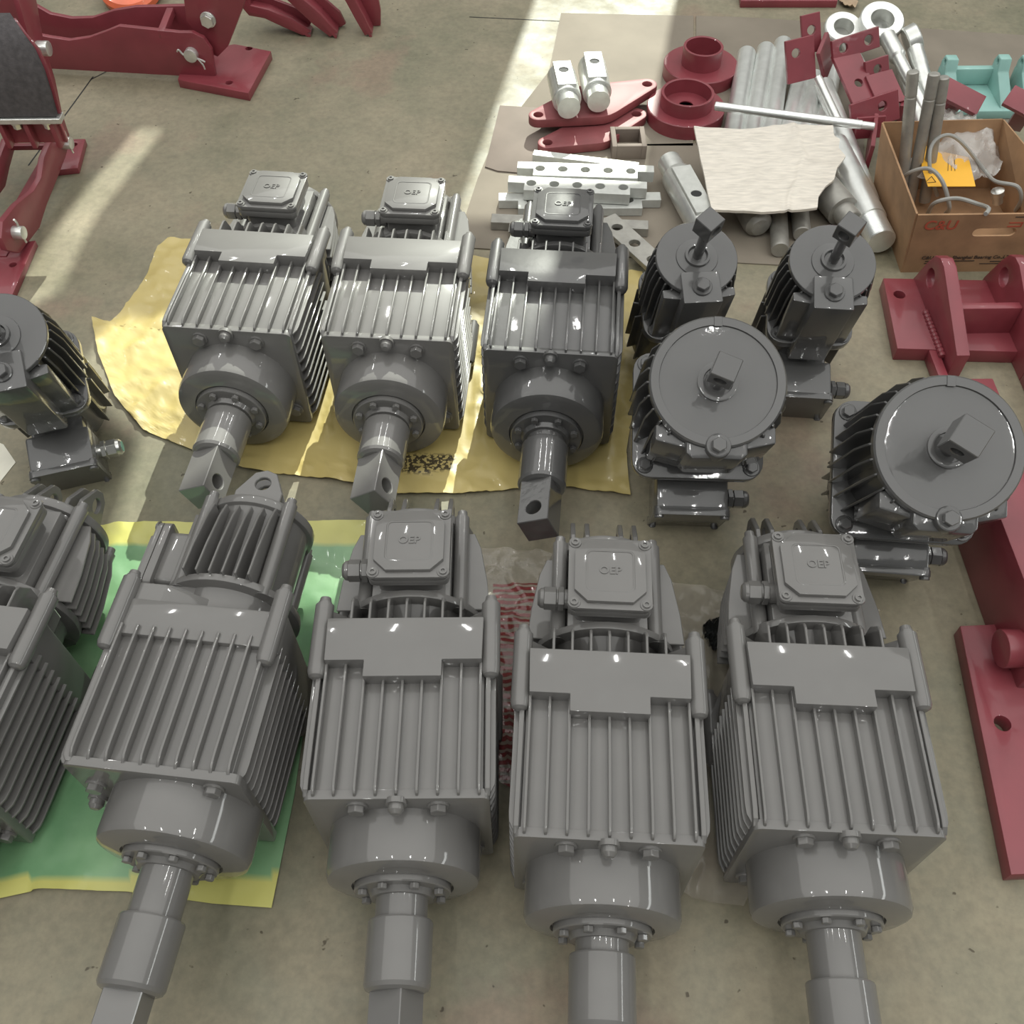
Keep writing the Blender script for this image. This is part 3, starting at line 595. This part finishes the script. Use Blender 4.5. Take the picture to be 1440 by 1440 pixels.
cb = (onplane(48, 206, g0 + nl * .06, nl)); MB().box(cb, (.11, .012, .012)).build('cross_bar', RED, bl, .001)
# shoe and lining: an arc swept along x
A = [at(14, 18, .42), at(30, 42, .41), at(46, 68, .385), at(60, 100, .345), at(70, 132, .30), at(79, 164, .25)]
x0 = -1.10
ctr = [(p.y, p.z) for p in A]
def band(prof, off, th, xa, xb):
    w = MB(); R_ = []
    for i, (y, z) in enumerate(prof):
        a = prof[max(i - 1, 0)]; b_ = prof[min(i + 1, len(prof) - 1)]; t = Vector((b_[0] - a[0], b_[1] - a[1])).normalized(); n = Vector((t.y, -t.x))
        if n.x > 0: n = -n
        o_ = Vector((y, z)) + n * off; i_ = o_ - n * th; R_.append((o_, i_))
    V = [[w.bm.verts.new((x, *p)) for x in (xa[i], xb) for p in R_[i]] for i in range(len(R_))]
    for a, b_ in zip(V, V[1:]):
        for f in ((0, 1), (2, 0), (3, 2), (1, 3)): w.bm.faces.new((a[f[0]], a[f[1]], b_[f[1]], b_[f[0]]))
    w.bm.faces.new((V[0][0], V[0][2], V[0][3], V[0][1])); w.bm.faces.new((V[-1][0], V[-1][1], V[-1][3], V[-1][2])); return w
xs = [p.x for p in A]
band(ctr, 0, .012, xs, -1.5).build('lining', RUB, bl, 0, 1, 50)
band(ctr, -.0125, .008, [x + .006 for x in xs], -1.5).build('shoe', RED, bl, 0, 1, 50)
e = Vector((xs[-1], *ctr[-1]))
MB().rng(-1.5, e.x + .008, e.y - .006, e.y + .022, e.z - .014, e.z - .002).build('shoe_edge', ZINC, bl, .001, 1)
for dx in (-.028, -.095): hexbolt((e.x + dx, e.y + .008, e.z - .014), (0, 0, -1), .010, .016, ZINC, bl)
pa = at(84, 176, .24); 
for dx in (-.02, -.075, -.13): MB().rng(e.x + dx - .005, e.x + dx + .005, e.y + .0, e.y + .03, e.z - .075, e.z - .012).build('shoe_rib', RED, bl, .001)
MB().rng(e.x - .14, e.x - .01, e.y + .022, e.y + .032, e.z - .075, e.z - .012).build('shoe_bracket', RED, bl, .001)
wplate('lever', [(20, -20), (48, -20), (62, 60), (78, 112), (88, 160), (98, 190), (96, 208), (84, 206), (78, 165), (66, 115), (40, 50)], g0 + dl * .05 + nl * -.005, g1 + dl * .05 + nl * -.005, .012, RED, bl)
cpn = onplane(57, 68, g0 + nl * -.01, nl); MB().cyl(cpn + nl * .03, cpn - nl * .02, .016, seg=24).build('pivot_pin', ZINC, bl, .001)
# paper scraps
o = hplate('paper_note', [(-25, 612), (5, 625), (22, 650), (-10, 690), (-60, 690)], .0014, .001, WHITE, None, (), 0); tag(o, 'pale sheet of paper on the floor beside the dark upright thruster', 'paper')
# ------------------------------------------------------------------ sheets of steel under the pile
o = hplate('steel_sheet', [(789, 18), (975, 22), (975, 205), (690, 205), (772, 100)], .003, .003, SHEETM, None, (), .0006); tag(o, 'bare steel sheet under the two hexagonal pins and maroon discs', 'steel sheet')
o = hplate('steel_sheet', [(979, 22), (1046, 24), (1300, 40), (1480, 52), (1490, 172), (979, 204)], .003, .003, SHEETM, None, (), .0006); tag(o, 'bare steel sheet under the bright turned bars and mint castings', 'steel sheet')
o = hplate('steel_sheet', [(672, 250), (690, 207), (1215, 196), (1216, 345), (1095, 372), (900, 362), (640, 347)], .003, .003, SHEETM, None, (), .0006); tag(o, 'bare steel sheet under the drilled bars and folded plastic bag', 'steel sheet')
o = hplate('steel_offcut', [(703, 148), (770, 152), (792, 190), (782, 245), (735, 243), (700, 240), (682, 234)], .0062, .003, SHEETB, None, (), .0006); tag(o, 'brown thin steel offcut with a curved edge beside the maroon triangular plates', 'steel offcut')
o = hplate('steel_strip', [(1040, -16), (1175, -14), (1178, 1), (1042, 1)], .02, .02, RED, None, (), .001); tag(o, 'maroon flat strip at the far edge of the floor beside a paper scrap', 'steel strip')
o = sheet('paper_scrap', BROWNP, ([(1178, -3), (1190, -6), (1204, -2)], [(1204, -2), (1205, 10), (1200, 17)], [(1184, 12), (1192, 14), (1200, 17)], [(1178, -3), (1179, 5), (1184, 12)]), 12, 10, lambda p, u, v: wrinkle(p, .02, 20, 2)); tag(o, 'crumpled brown paper scrap on bare concrete', 'paper')
# ------------------------------------------------------------------ maroon triangular plates and discs
def lobed(cs, n=10):                                          # convex hull of circles given as (x, y, r)
    pts = [(x + r * math.cos(2 * PI * k / 24), y + r * math.sin(2 * PI * k / 24)) for x, y, r in cs for k in range(24)]
    pts = sorted(set(pts)); lo = []; up = []
    cr = lambda o_, a, b_: (a[0] - o_[0]) * (b_[1] - o_[1]) - (a[1] - o_[1]) * (b_[0] - o_[0])
    for p in pts:
        while len(lo) > 1 and cr(lo[-2], lo[-1], p) <= 0: lo.pop()
        lo.append(p)
    for p in reversed(pts):
        while len(up) > 1 and cr(up[-2], up[-1], p) <= 0: up.pop()
        up.append(p)
    return lo[:-1] + up[:-1]
def tri(label, a, b, c, z, th, pr_):
    pa, pb, pc = [at(*q, z) for q in (a, b, c)]
    o = MB().plate(lobed([(pa.x, pa.y, .024), (pb.x, pb.y, .026), (pc.x, pc.y, pr_)]), [(pa.x, pa.y, .012), (pb.x, pb.y, .0125)], th, T((0, 0, z - th))).build('link_plate', DRED, None, .0015)
    tag(o, label, 'steel plate', 'maroon link plates')
tri('dull maroon link plate lying on top, carrying two zinc pins', (757, 161), (910, 118), (835, 141), .052, .022, .075)
tri('dull maroon link plate underneath another, close to the drilled bars', (770, 200), (895, 160), (835, 182), .026, .022, .06)
def disc(label, px_, R_, r, h, base, z0):
    c = at(*px_, z0); t = thing('flange_disc', label, 'flange', (c.x, c.y, z0), 'maroon flange discs')
    MB().lathe([(0, 0), (R_, 0), (R_, base - .002), (R_ - .002, base), (.018, base), (.018, base - .01), (0, base - .01)], c, c + Zv, 56).build('base_disc', RED, t)
    MB().lathe([(r - .007, base - .003), (r - .007, base + h), (r - .005, base + h + .001), (r - .001, base + h + .001), (r, base + h), (r, base - .003)], c, c + Zv, 48).build('collar', RED, t)
disc('maroon flange disc with a short collar, behind another like it', (983, 106), .098, .052, .046, .034, .003)
disc('maroon flange disc with wider collar beside the thin bright rod', (962, 166), .098, .066, .034, .036, .003)
# ------------------------------------------------------------------ zinc pins
def clevis_pin(label, pf, pb, z, r, m, flat=(.3, .85), hole=.6, rs=None, group=None, name='clevis_pin', tilt=0):
    a, b = at(*pf, z), at(*pb, z); M, L = axis_m(a, b); t = thing(name, label, 'pin', ((a + b) / 2).to_tuple()[:2] + (z - r,), group)
    rs = rs or r * .78
    # round bar with a milled flat: segments of a cylinder, flattened on the top side
    w = MB()
    prof = [(rs, 0), (rs, L * .22), (r * .96, L * .221), (r, L * .24), (r, L * .98), (r * .96, L)]
    w.lathe([(0, 0)] + prof + [(0, L)], a, b, 40)
    u = Zv - (b - a).normalized() * Zv.dot((b - a).normalized()); u.normalize()
    w.build('shank', m, t, 0)
    s_ = (b - a).normalized().cross(u)
    d = (b - a).normalized(); c0 = a + d * L * flat[0] + u * (r * .80); wd = r * 1.25
    Mf = Matrix((s_, d, u)).transposed().to_4x4(); Mf.translation = c0
    Lf = L * (flat[1] - flat[0])
    MB().plate([(-wd / 2, 0), (wd / 2, 0), (wd / 2, Lf), (-wd / 2, Lf)], [(0, Lf * .62, r * .34)], r * .26, Mf).build('flat', ZINCW, t, .0008, 1)
    MB().cyl(c0 + d * Lf * .62 - u * .01, c0 + d * Lf * .62 + u * (r * .20), r * .34, seg=24).build('hole', GAP, t)
    return t
clevis_pin('stubby zinc pin with a drilled flat, lying on the maroon plate at its narrow end', (800, 152), (789, 106), .088, .036, ZINC, (.28, 1.0))
clevis_pin('stubby zinc pin with a drilled flat, lying beside another nearer the discs', (842, 143), (832, 93), .088, .036, ZINC, (.28, 1.0))
clevis_pin('long zinc pin with a drilled flat leaning beside the folded plastic bag', (941, 228), (992, 322), .045, .036, ZINC, (.28, .95))
# ------------------------------------------------------------------ drilled bars
def bar(label, p0, p1, wid, z, th, m, nh, tongue=.12, notch=True, r=.011, group='drilled steel bars', hole_in=.14):
    a, b = at(*p0, z), at(*p1, z); x = (b - a); L = x.length; M = frame(a, x, Vector((-x.y, x.x, 0)))
    h = wid / 2; t_ = L * tongue
    pts = [(0, 0), (t_, 0), (t_, -h), (L - t_, -h), (L - t_, 0), (L, 0), (L, h), (0, h)] if notch else [(0, -h), (L, -h), (L, h), (0, h)]
    hs = [(L * (hole_in + (1 - 2 * hole_in) * k / (nh - 1)), 0 if not notch else h * .05, r) for k in range(nh)] if nh > 1 else []
    M = M @ T((0, 0, -th)); o = MB().plate(pts, hs, th, M).build('drilled_bar', m, None, .0008, 1)
    tag(o, label, 'steel bar', group)
bar('bright drilled bar with thin end tongues, farthest from the motor', (727, 236), (920, 242), .052, .056, .028, ZINCW, 5, hole_in=.17)
bar('bright drilled bar with thin end tongues, next to the dark motor lid', (714, 256), (910, 265), .052, .056, .028, ZINCW, 5, hole_in=.17)
bar('bright bar with end tongue sticking out beneath the drilled ones', (701, 282), (930, 281), .06, .026, .022, ZINCW, 4, hole_in=.2)
bar('bright narrow bar lying behind the drilled ones', (750, 214), (898, 232), .022, .030, .026, ZINCW, 0, notch=False)
bar('pale steel bar low in the stack, behind the dark motor lid', (690, 312), (912, 322), .062, .026, .022, MILL, 4, hole_in=.2)
bar('grey flat bar with a row of round holes, laid across the sheet', (852, 305), (935, 380), .052, .034, .012, MILL, 3, notch=False, hole_in=.2, r=.0125)
# open box section
bx = thing('square_tube', 'open brown square tube offcut standing by the maroon plates', 'steel tube', at(880, 205).to_tuple())
c = at(882, 210, .003); 
for nm, d in (('side_wall', (-.036, 0)), ('side_wall', (.036, 0))): MB().box(c + Vector((d[0], 0, .018)), (.012, .085, .036)).build(nm, SHEETB, bx, .001)
MB().box(c + Vector((0, .036, .018)), (.06, .012, .036)).build('end_wall', SHEETB, bx, .001); MB().box(c + Vector((0, -.036, .018)), (.06, .012, .036)).build('end_wall', SHEETB, bx, .001)
# ------------------------------------------------------------------ round bars
def rod(label, p0, p1, r, z0, z1, m=STEEL, group='bright round bars', step=None, name='round_bar', thread=0, cat='steel bar', chamf=.002):
    a, b = at(*p0, z0), at(*p1, z1); L = (b - a).length
    prof = [(0, 0), (r - chamf, 0), (r, chamf)]
    if step:
        f, rr = step; prof += [(r, L * f), (rr, L * f + .001)]; 
        if thread:
            n = int(L * (1 - f) / .005)
            for k in range(n): prof += [(rr, L * f + .004 + k * .005), (rr * .955, L * f + .0065 + k * .005)]
        prof += [(rr, L - chamf), (rr - chamf, L)]
    else: prof += [(r, L - chamf), (r - chamf, L)]
    o = MB().lathe(prof + [(0, L)], a, b, 32).build(name, m); tag(o, label, cat, group)
nm = ['first of the bright thick bars, beside the front maroon disc', 'second bright thick bar from the maroon discs', 'third bright thick bar from the maroon discs']
for k, (p0, p1) in enumerate((((1050, 76), (1030, 195)), ((1077, 70), (1056, 195)), ((1101, 62), (1082, 195)))): rod(nm[k], p0, p1, .0245, .028, .028, group='thick bright bars beside the discs')
for k, (p0, p1, l) in enumerate((((1128, 100), (1106, 195), 'bright thick bar just below the drilled maroon bracket'), ((1146, 108), (1131, 195), 'bright thick bar between two others under the maroon brackets'), ((1172, 92), (1155, 190), 'bright thick bar against the long maroon bracket'))): rod(l, p0, p1, .022, .025, .025, group='thick bright bars under the brackets')
rod('thin bright rod lying across the thick bars, stepped at one end', (1005, 149), (1230, 178), .0105, .085, .095, step=(.92, .0088))
rod('long bright bar running from the thin rod towards the carton', (1158, 120), (1222, 285), .024, .05, .028)
rod('big pin with threaded end pointing at the maroon frame', (1172, 205), (1240, 340), .034, .040, .040, step=(.80, .031), thread=1, m=STEEL, name='threaded_pin', cat='pin')
rod('short stepped pin half under the folded bag', (1150, 255), (1198, 312), .036, .042, .042, step=(.75, .026), m=MILL, name='stepped_pin', cat='pin')
rod('grey pipe sticking out under the folded bag', (1092, 250), (1097, 352), .020, .024, .024, m=MILL)
rod('second grey pipe under the folded bag', (1120, 255), (1128, 330), .020, .024, .024, m=MILL)
o = MB().lathe([(0, 0), (.02, .004), (.03, .014), (.033, .03), (.033, .10), (0, .10)], at(1070, 322, .034), at(1050, 285, .036), 28).build('domed_plug', MILL); tag(o, 'grey rounded plug end poking out under the folded bag', 'plug')
rod('narrow zinc spigot bar beside the long drilled pin', (1150, 110), (1178, 170), .011, .09, .06, m=ZINC)
# ------------------------------------------------------------------ folded newspaper in clear bag
def bagz(p, u, v): return wrinkle(p, .004, 9, 8) + .004 * math.exp(-((u - .72) / .02) ** 2)
o = sheet('folded_bag', PAPER, ([(978, 180), (1050, 185), (1110, 178), (1170, 181)], [(1170, 181), (1172, 195), (1180, 200), (1178, 212), (1188, 224), (1176, 240), (1172, 256), (1160, 266), (1150, 280), (1148, 297)], [(1000, 300), (1070, 303), (1148, 297)], [(975, 182), (985, 230), (1000, 300)]), 50, 40, bagz, .006, .085)
tag(o, 'folded pale printed plastic bag lying over the steel bars', 'bag')
# ------------------------------------------------------------------ maroon brackets
def bracket(label, web, fl, depth):
    """channel bracket: list of plates, each (origin px, z, xdir, ydir, w, h, th, holes)"""
    o0 = at(*web[0], web[1]); t = thing('channel_bracket', label, 'bracket', (o0.x, o0.y, 0), 'maroon drilled brackets')
    for nm_, p, z, xd, yd, w_, h_, th, hs in fl:
        M = frame(at(*p, z), xd, yd); MB().plate([(-w_ / 2, -h_ / 2), (w_ / 2, -h_ / 2), (w_ / 2, h_ / 2), (-w_ / 2, h_ / 2)], hs, th, M).build(nm_, RED, t, .001, 1)
X, Y = Vector((1, 0, 0)), Vector((0, 1, 0))
bracket('maroon drilled bracket with a notched side, standing on the thick bars', ((1130, 90), .05), [
    ('flange', (1124, 84), .115, (1, .25, .1), (-.1, .45, .9), .075, .10, .010, [(-.012, .018, .011)]),
    ('flange', (1139, 47), .15, (1, .25, .1), (-.1, .45, .9), .05, .09, .010, [(.0, .008, .011)]),
    ('web', (1158, 80), .105, (.35, .75, .3), (-.1, .4, .9), .07, .09, .010, [])], 0)
bracket('long maroon channel bracket with two-hole end flanges', ((1205, 110), .06), [
    ('flange', (1201, 62), .14, (1, .35, .12), (-.05, .45, .9), .13, .048, .010, [(-.035, 0, .012), (.035, 0, .012)]),
    ('web', (1201, 110), .09, (1, .35, .05), (-.2, .9, .45), .075, .14, .010, [(0.0, -.02, .011)]),
    ('flange', (1228, 157), .065, (1, .35, .12), (-.05, .45, .9), .13, .07, .010, [(.02, .008, .012), (-.04, -.012, .012)])], 0)
bracket('maroon channel bracket squeezed behind the long one, beside the eye bolts', ((1240, 110), .05), [
    ('flange', (1231, 97), .10, (1, .35, .12), (-.05, .45, .9), .065, .05, .010, [(0, 0, .011)]),
    ('web', (1243, 127), .075, (1, .35, .05), (-.2, .9, .45), .075, .09, .010, []),
    ('flange', (1268, 150), .03, (.5, 1, .0), (-.05, .1, .9), .10, .06, .010, [])], 0)
bracket('maroon bracket low against the carton, mostly hidden', ((1222, 195), .02), [
    ('web', (1222, 200), .05, (.3, 1, .0), (0, .1, 1), .14, .07, .010, []),
    ('flange', (1222, 178), .06, (1, .1, 0), (0, .3, 1), .07, .05, .010, [])], 0)
# ------------------------------------------------------------------ eye bolts
def eye(label, c_px, z, R_, r, end_px, ez, nrm, sr=.014):
    c = at(*c_px, z); e_ = at(*end_px, ez); t = thing('eye_bolt', label, 'eye bolt', (c.x, c.y, 0), 'zinc eye bolts')
    n = Vector(nrm).normalized(); th = .034
    MB().lathe([(r, -th / 2), (R_ - .003, -th / 2), (R_, -th / 2 + .003), (R_, th / 2 - .003), (R_ - .003, th / 2), (r, th / 2), (r, -th / 2)], c, c + n, 40).build('eye', ZINC, t)
    d = (e_ - c).normalized(); L = (e_ - c).length
    MB().lathe([(0, 0), (.021, 0), (.021, L * .25), (sr, L * .27), (sr, L), (0, L)], c + d * (R_ * .88), c + d * (R_ + L), 24).build('shank', ZINC, t)
eye('zinc eye bolt half behind the notched maroon bracket', (1184, 44), .085, .05, .027, (1215, 100), .05, (0, -.35, .9))
eye('large zinc eye bolt with its stem running towards the carton', (1238, 33), .105, .058, .031, (1298, 150), .05, (0, -.35, .9), .016)
eye('zinc eye bolt standing edge-on nearest the mint castings', (1283, 56), .09, .038, .017, (1310, 150), .03, (.8, .1, .4), .02)
rod('long zinc bar beside the eye bolt stems', (1262, 75), (1300, 190), .016, .07, .03, m=ZINC)
# ------------------------------------------------------------------ mint castings
def casting(label, px0, w_, sc=1.):
    c = at(*px0, .003); t = thing('mint_casting', label, 'casting', (c.x, c.y, .003), 'mint green castings')
    MB().rng(c.x - w_ / 2, c.x + w_ / 2, c.y - .01, c.y + .13, .003, .026).build('base', TEAL, t, .004)
    MB().rng(c.x - w_ / 2, c.x + w_ / 2, c.y + .11, c.y + .13, .026, .07).build('back_wall', TEAL, t, .004)
    for sx in (-1, 1):
        xx = c.x + sx * (w_ / 2 - .018)
        MB().plate([(c.y - .005, .022), (c.y + .125, .022), (c.y + .13, .085), (c.y + .12, .104), (c.y + .095, .104), (c.y + .085, .075), (c.y + .01, .035)], [(c.y + .108, .09, .006)], .03, Matrix(((0, 0, 1, xx - .017), (1, 0, 0, 0), (0, 1, 0, 0), (0, 0, 0, 1)))).build('cheek', TEAL, t, .004)
casting('mint green cast bracket with two cheeks, beside the maroon T-bar', (1374, 165), .17)
casting('mint green cast bracket cut off by the picture edge', (1476, 165), .15)
# ------------------------------------------------------------------ maroon T bars beside the carton
def tbar(label, a_px, az, b_px, bz, capdir):
    a, b = at(*a_px, az), at(*b_px, bz); d = (b - a).normalized(); t = thing('t_bar', label, 'steel bar', (a.x, a.y, 0), 'maroon T-bars')
    s_ = d.cross(Zv).normalized(); u = s_.cross(d)
    M = Matrix((s_, d, u)).transposed().to_4x4(); M.translation = a
    MB().box((0, (b - a).length / 2, 0), (.035, (b - a).length, .014), M).build('stem', RED, t, .001)
    M2 = Matrix((s_, u, d)).transposed().to_4x4(); M2.translation = b
    MB().box((0, 0, .006), (.10, .05, .014), M2 @ Matrix.Rotation(capdir, 4, 'Z')).build('cap_plate', RED, t, .0015)
tbar('maroon T-bar sticking up behind the carton, its cap plate shiny', (1322, 168), .06, (1350, 138), .15, .5)
tbar('maroon T-bar at the carton corner, cut off by the picture edge', (1425, 180), .05, (1444, 150), .14, .3)
# ------------------------------------------------------------------ carton with contents
bx = thing('cardboard_carton', 'open worn cardboard carton with red and black print, holding rods and cable', 'carton', (.99, 1.81, 0))
FLb, FRb, BRb, BLb = Vector((.862, 1.665, 0)), Vector((1.15, 1.665, 0)), Vector((1.14, 1.955, 0)), Vector((.868, 1.955, 0))
FLt, FRt, BRt, BLt = Vector((.838, 1.650, .165)), Vector((1.175, 1.645, .16)), Vector((1.115, 1.985, .165)), Vector((.845, 1.978, .165))
def wall(a, b_, c, d, nm_='side_panel'):
    w = MB(); n = (b_ - a).cross(d - a).normalized() * .004
    vs = [w.bm.verts.new(v) for v in (a, b_, c, d)] + [w.bm.verts.new(v + n) for v in (a, b_, c, d)]
    for f in ((0, 1, 2, 3), (7, 6, 5, 4), (0, 4, 5, 1), (1, 5, 6, 2), (2, 6, 7, 3), (3, 7, 4, 0)): w.bm.faces.new([vs[k] for k in f])
    return w.build(nm_, CARD, bx)
wall(BLb, FLb, FLt, BLt); wall(FRb, BRb, BRt, FRt); wall(BRb, BLb, BLt, BRt)
# front panel with a hand hole
ex = (FRb - FLb).normalized(); ey = ((FLt + FRt) / 2 - (FLb + FRb) / 2); ey.x = 0; H_ = ey.length; ey.normalize()
Mf = frame(FLb, ex, ey); W_ = (FRb - FLb).length
ho = [(x + W_ * .53, y + H_ * .70) for x, y in rrect(.045, .011, .0105, 4)]
b = bmesh.new(); es = []
for lp in ([(0, 0), (W_, 0), (W_ + .024, H_), (-.024, H_)], ho):
    vs = [b.verts.new((*p, 0)) for p in lp]; es += [b.edges.new((vs[i], vs[(i + 1) % len(vs)])) for i in range(len(vs))]
bmesh.ops.triangle_fill(b, use_beauty=True, edges=es); r = bmesh.ops.extrude_face_region(b, geom=b.faces[:]); bmesh.ops.translate(b, vec=(0, 0, -.004), verts=[v for v in r['geom'] if isinstance(v, bmesh.types.BMVert)])
bmesh.ops.transform(b, matrix=Mf, verts=b.verts[:]); w_ = MB(); w_.bm.free(); w_.bm = b; fp = w_.build('front_panel', CARD, bx)
wall(FLb + Zv * .002, FRb + Zv * .002, BRb + Zv * .002, BLb + Zv * .002, 'bottom_panel')
def ink(body, size, u, v, m, bold=True):
    me_ = text_mesh(body, size, m, .0002, bold); me_.transform(Mf @ T((u * W_, v * H_, .0012))); me_.transform(T(-OFF[fp])); o_ = bpy.data.objects.new('lettering', me_); C.objects.link(o_); o_.parent = fp; return o_
ink('C&U', .034, .115, .83, PRINT_R); ink('C&U Group Shanghai Bearing Co.,LTD.', .0125, .44, .27, PRINT_K)
def dash(u0, u1, v, h, m): 
    MB().box(((u0 + u1) / 2 * W_, v * H_, .0008), ((u1 - u0) * W_, h, .0006), Mf).build('printed_line', m, fp)
dash(.13, .50, .205, .0022, PRINT_K); dash(.13, .34, .165, .0018, PRINT_K); dash(.62, .80, .19, .0022, PRINT_K); dash(.55, .78, .15, .0018, PRINT_K)
dash(.60, .70, .80, .003, PRINT_R); dash(.60, .70, .86, .003, PRINT_R); dash(.69, .70, .83, .01, PRINT_R); dash(.62, .98, .955, .0022, PRINT_K)
def rod_in(lab, a, b_):
    pa, pb = onplane(*a, Vector((0, 1.94, 0)), Vector((0, 1, 0))), at(*b_, .02); L = (pb - pa).length; r = .0125
    o_ = MB().lathe([(0, 0), (r - .002, 0), (r, .002), (r, .05), (r * .94, .051), (r * .94, .054), (r, .055), (r, L), (0, L)], pa, pb, 24).build('steel_rod', MILL); tag(o_, lab, 'steel rod', 'steel rods standing in the carton')
rod_in('tall steel rod standing alone in the carton, nearest its side panel', (1284, 100), (1267, 283))
rod_in('steel rod standing in the carton, between the lone rod and another', (1314, 103), (1279, 283))
rod_in('steel rod standing in the carton, last of three, nearest the T-bar', (1327, 108), (1300, 283))
def bz(p, u, v): return .05 + .05 * math.sin(PI * u) * math.sin(PI * v) + wrinkle(p, .03, 14, 11)
o = sheet('clear_bag', PVCB, ([(1300, 178), (1330, 190), (1370, 208), (1405, 215)], [(1405, 215), (1400, 240), (1390, 275)], [(1262, 270), (1300, 290), (1345, 292), (1390, 275)], [(1300, 178), (1280, 220), (1262, 270)]), 40, 40, bz, .0004, .03)
tag(o, 'crumpled clear plastic bag lying in the carton', 'bag')
lz = .115
o = hplate('yellow_label', [(1298, 207), (1310, 203), (1318, 212), (1362, 221), (1372, 262), (1305, 262), (1296, 235)], lz, .001, YELB, None, (), 0); tag(o, 'yellow printed label sheet in the carton', 'label')
for k, (a, b_) in enumerate((((1334, 220), (1333, 240)), ((1338, 220), (1338, 240)), ((1342, 220), (1343, 240)), ((1303, 255), (1310, 248)), ((1310, 248), (1316, 256)), ((1316, 256), (1304, 257)))):
    MB().tube([at(*a, lz + .0005), at(*b_, lz + .0005)], .0007, 4).build('printed_mark', PRINT_K, o)
def cz(p, z): return at(*p, z)
o = MB().tube([cz((1266, 262), .06), cz((1275, 245), .11), cz((1305, 237), .14), cz((1325, 255), .13), cz((1335, 290), .08), cz((1330, 300), .03)], .0045).build('grey_cable', CABLE); tag(o, 'grey cable arching at the near corner inside the carton', 'cable')
o = MB().tube([cz((1318, 275), .05), cz((1308, 240), .12), cz((1310, 205), .16), cz((1330, 190), .175), cz((1352, 200), .16), cz((1385, 240), .10), cz((1400, 255), .12), cz((1430, 262), .13), cz((1436, 280), .10), cz((1428, 296), .05)], .0042).build('grey_cable', CABLE); tag(o, 'long grey cable looping over the yellow label', 'cable')
o = MB().tube([cz((1305, 300), .06), cz((1315, 285), .11), cz((1345, 279), .13), cz((1375, 287), .14), cz((1390, 293), .165), cz((1386, 301), .168)], .0045).build('grey_cable', CABLE); tag(o, 'grey cable reaching over the front edge of the carton', 'cable')
o = MB().lathe([(0, 0), (.011, 0), (.011, .018), (.014, .019), (.014, .032), (.009, .034), (0, .035)], at(1403, 285, .06), at(1403, 268, .09), 20).build('cable_plug', ALU); tag(o, 'small bright metal connector in the carton', 'connector')
# black torn plastic between two motors
o = sheet('black_plastic_scrap', DARKP, ([(985, 890), (1005, 878), (1030, 880)], [(1030, 880), (1025, 900), (1012, 930)], [(992, 925), (1000, 928), (1012, 930)], [(985, 890), (988, 905), (992, 925)]), 14, 14, lambda p, u, v: .015 + wrinkle(p, .04, 40, 6), .0006)
tag(o, 'torn black plastic scrap between two grey thrusters', 'plastic scrap')
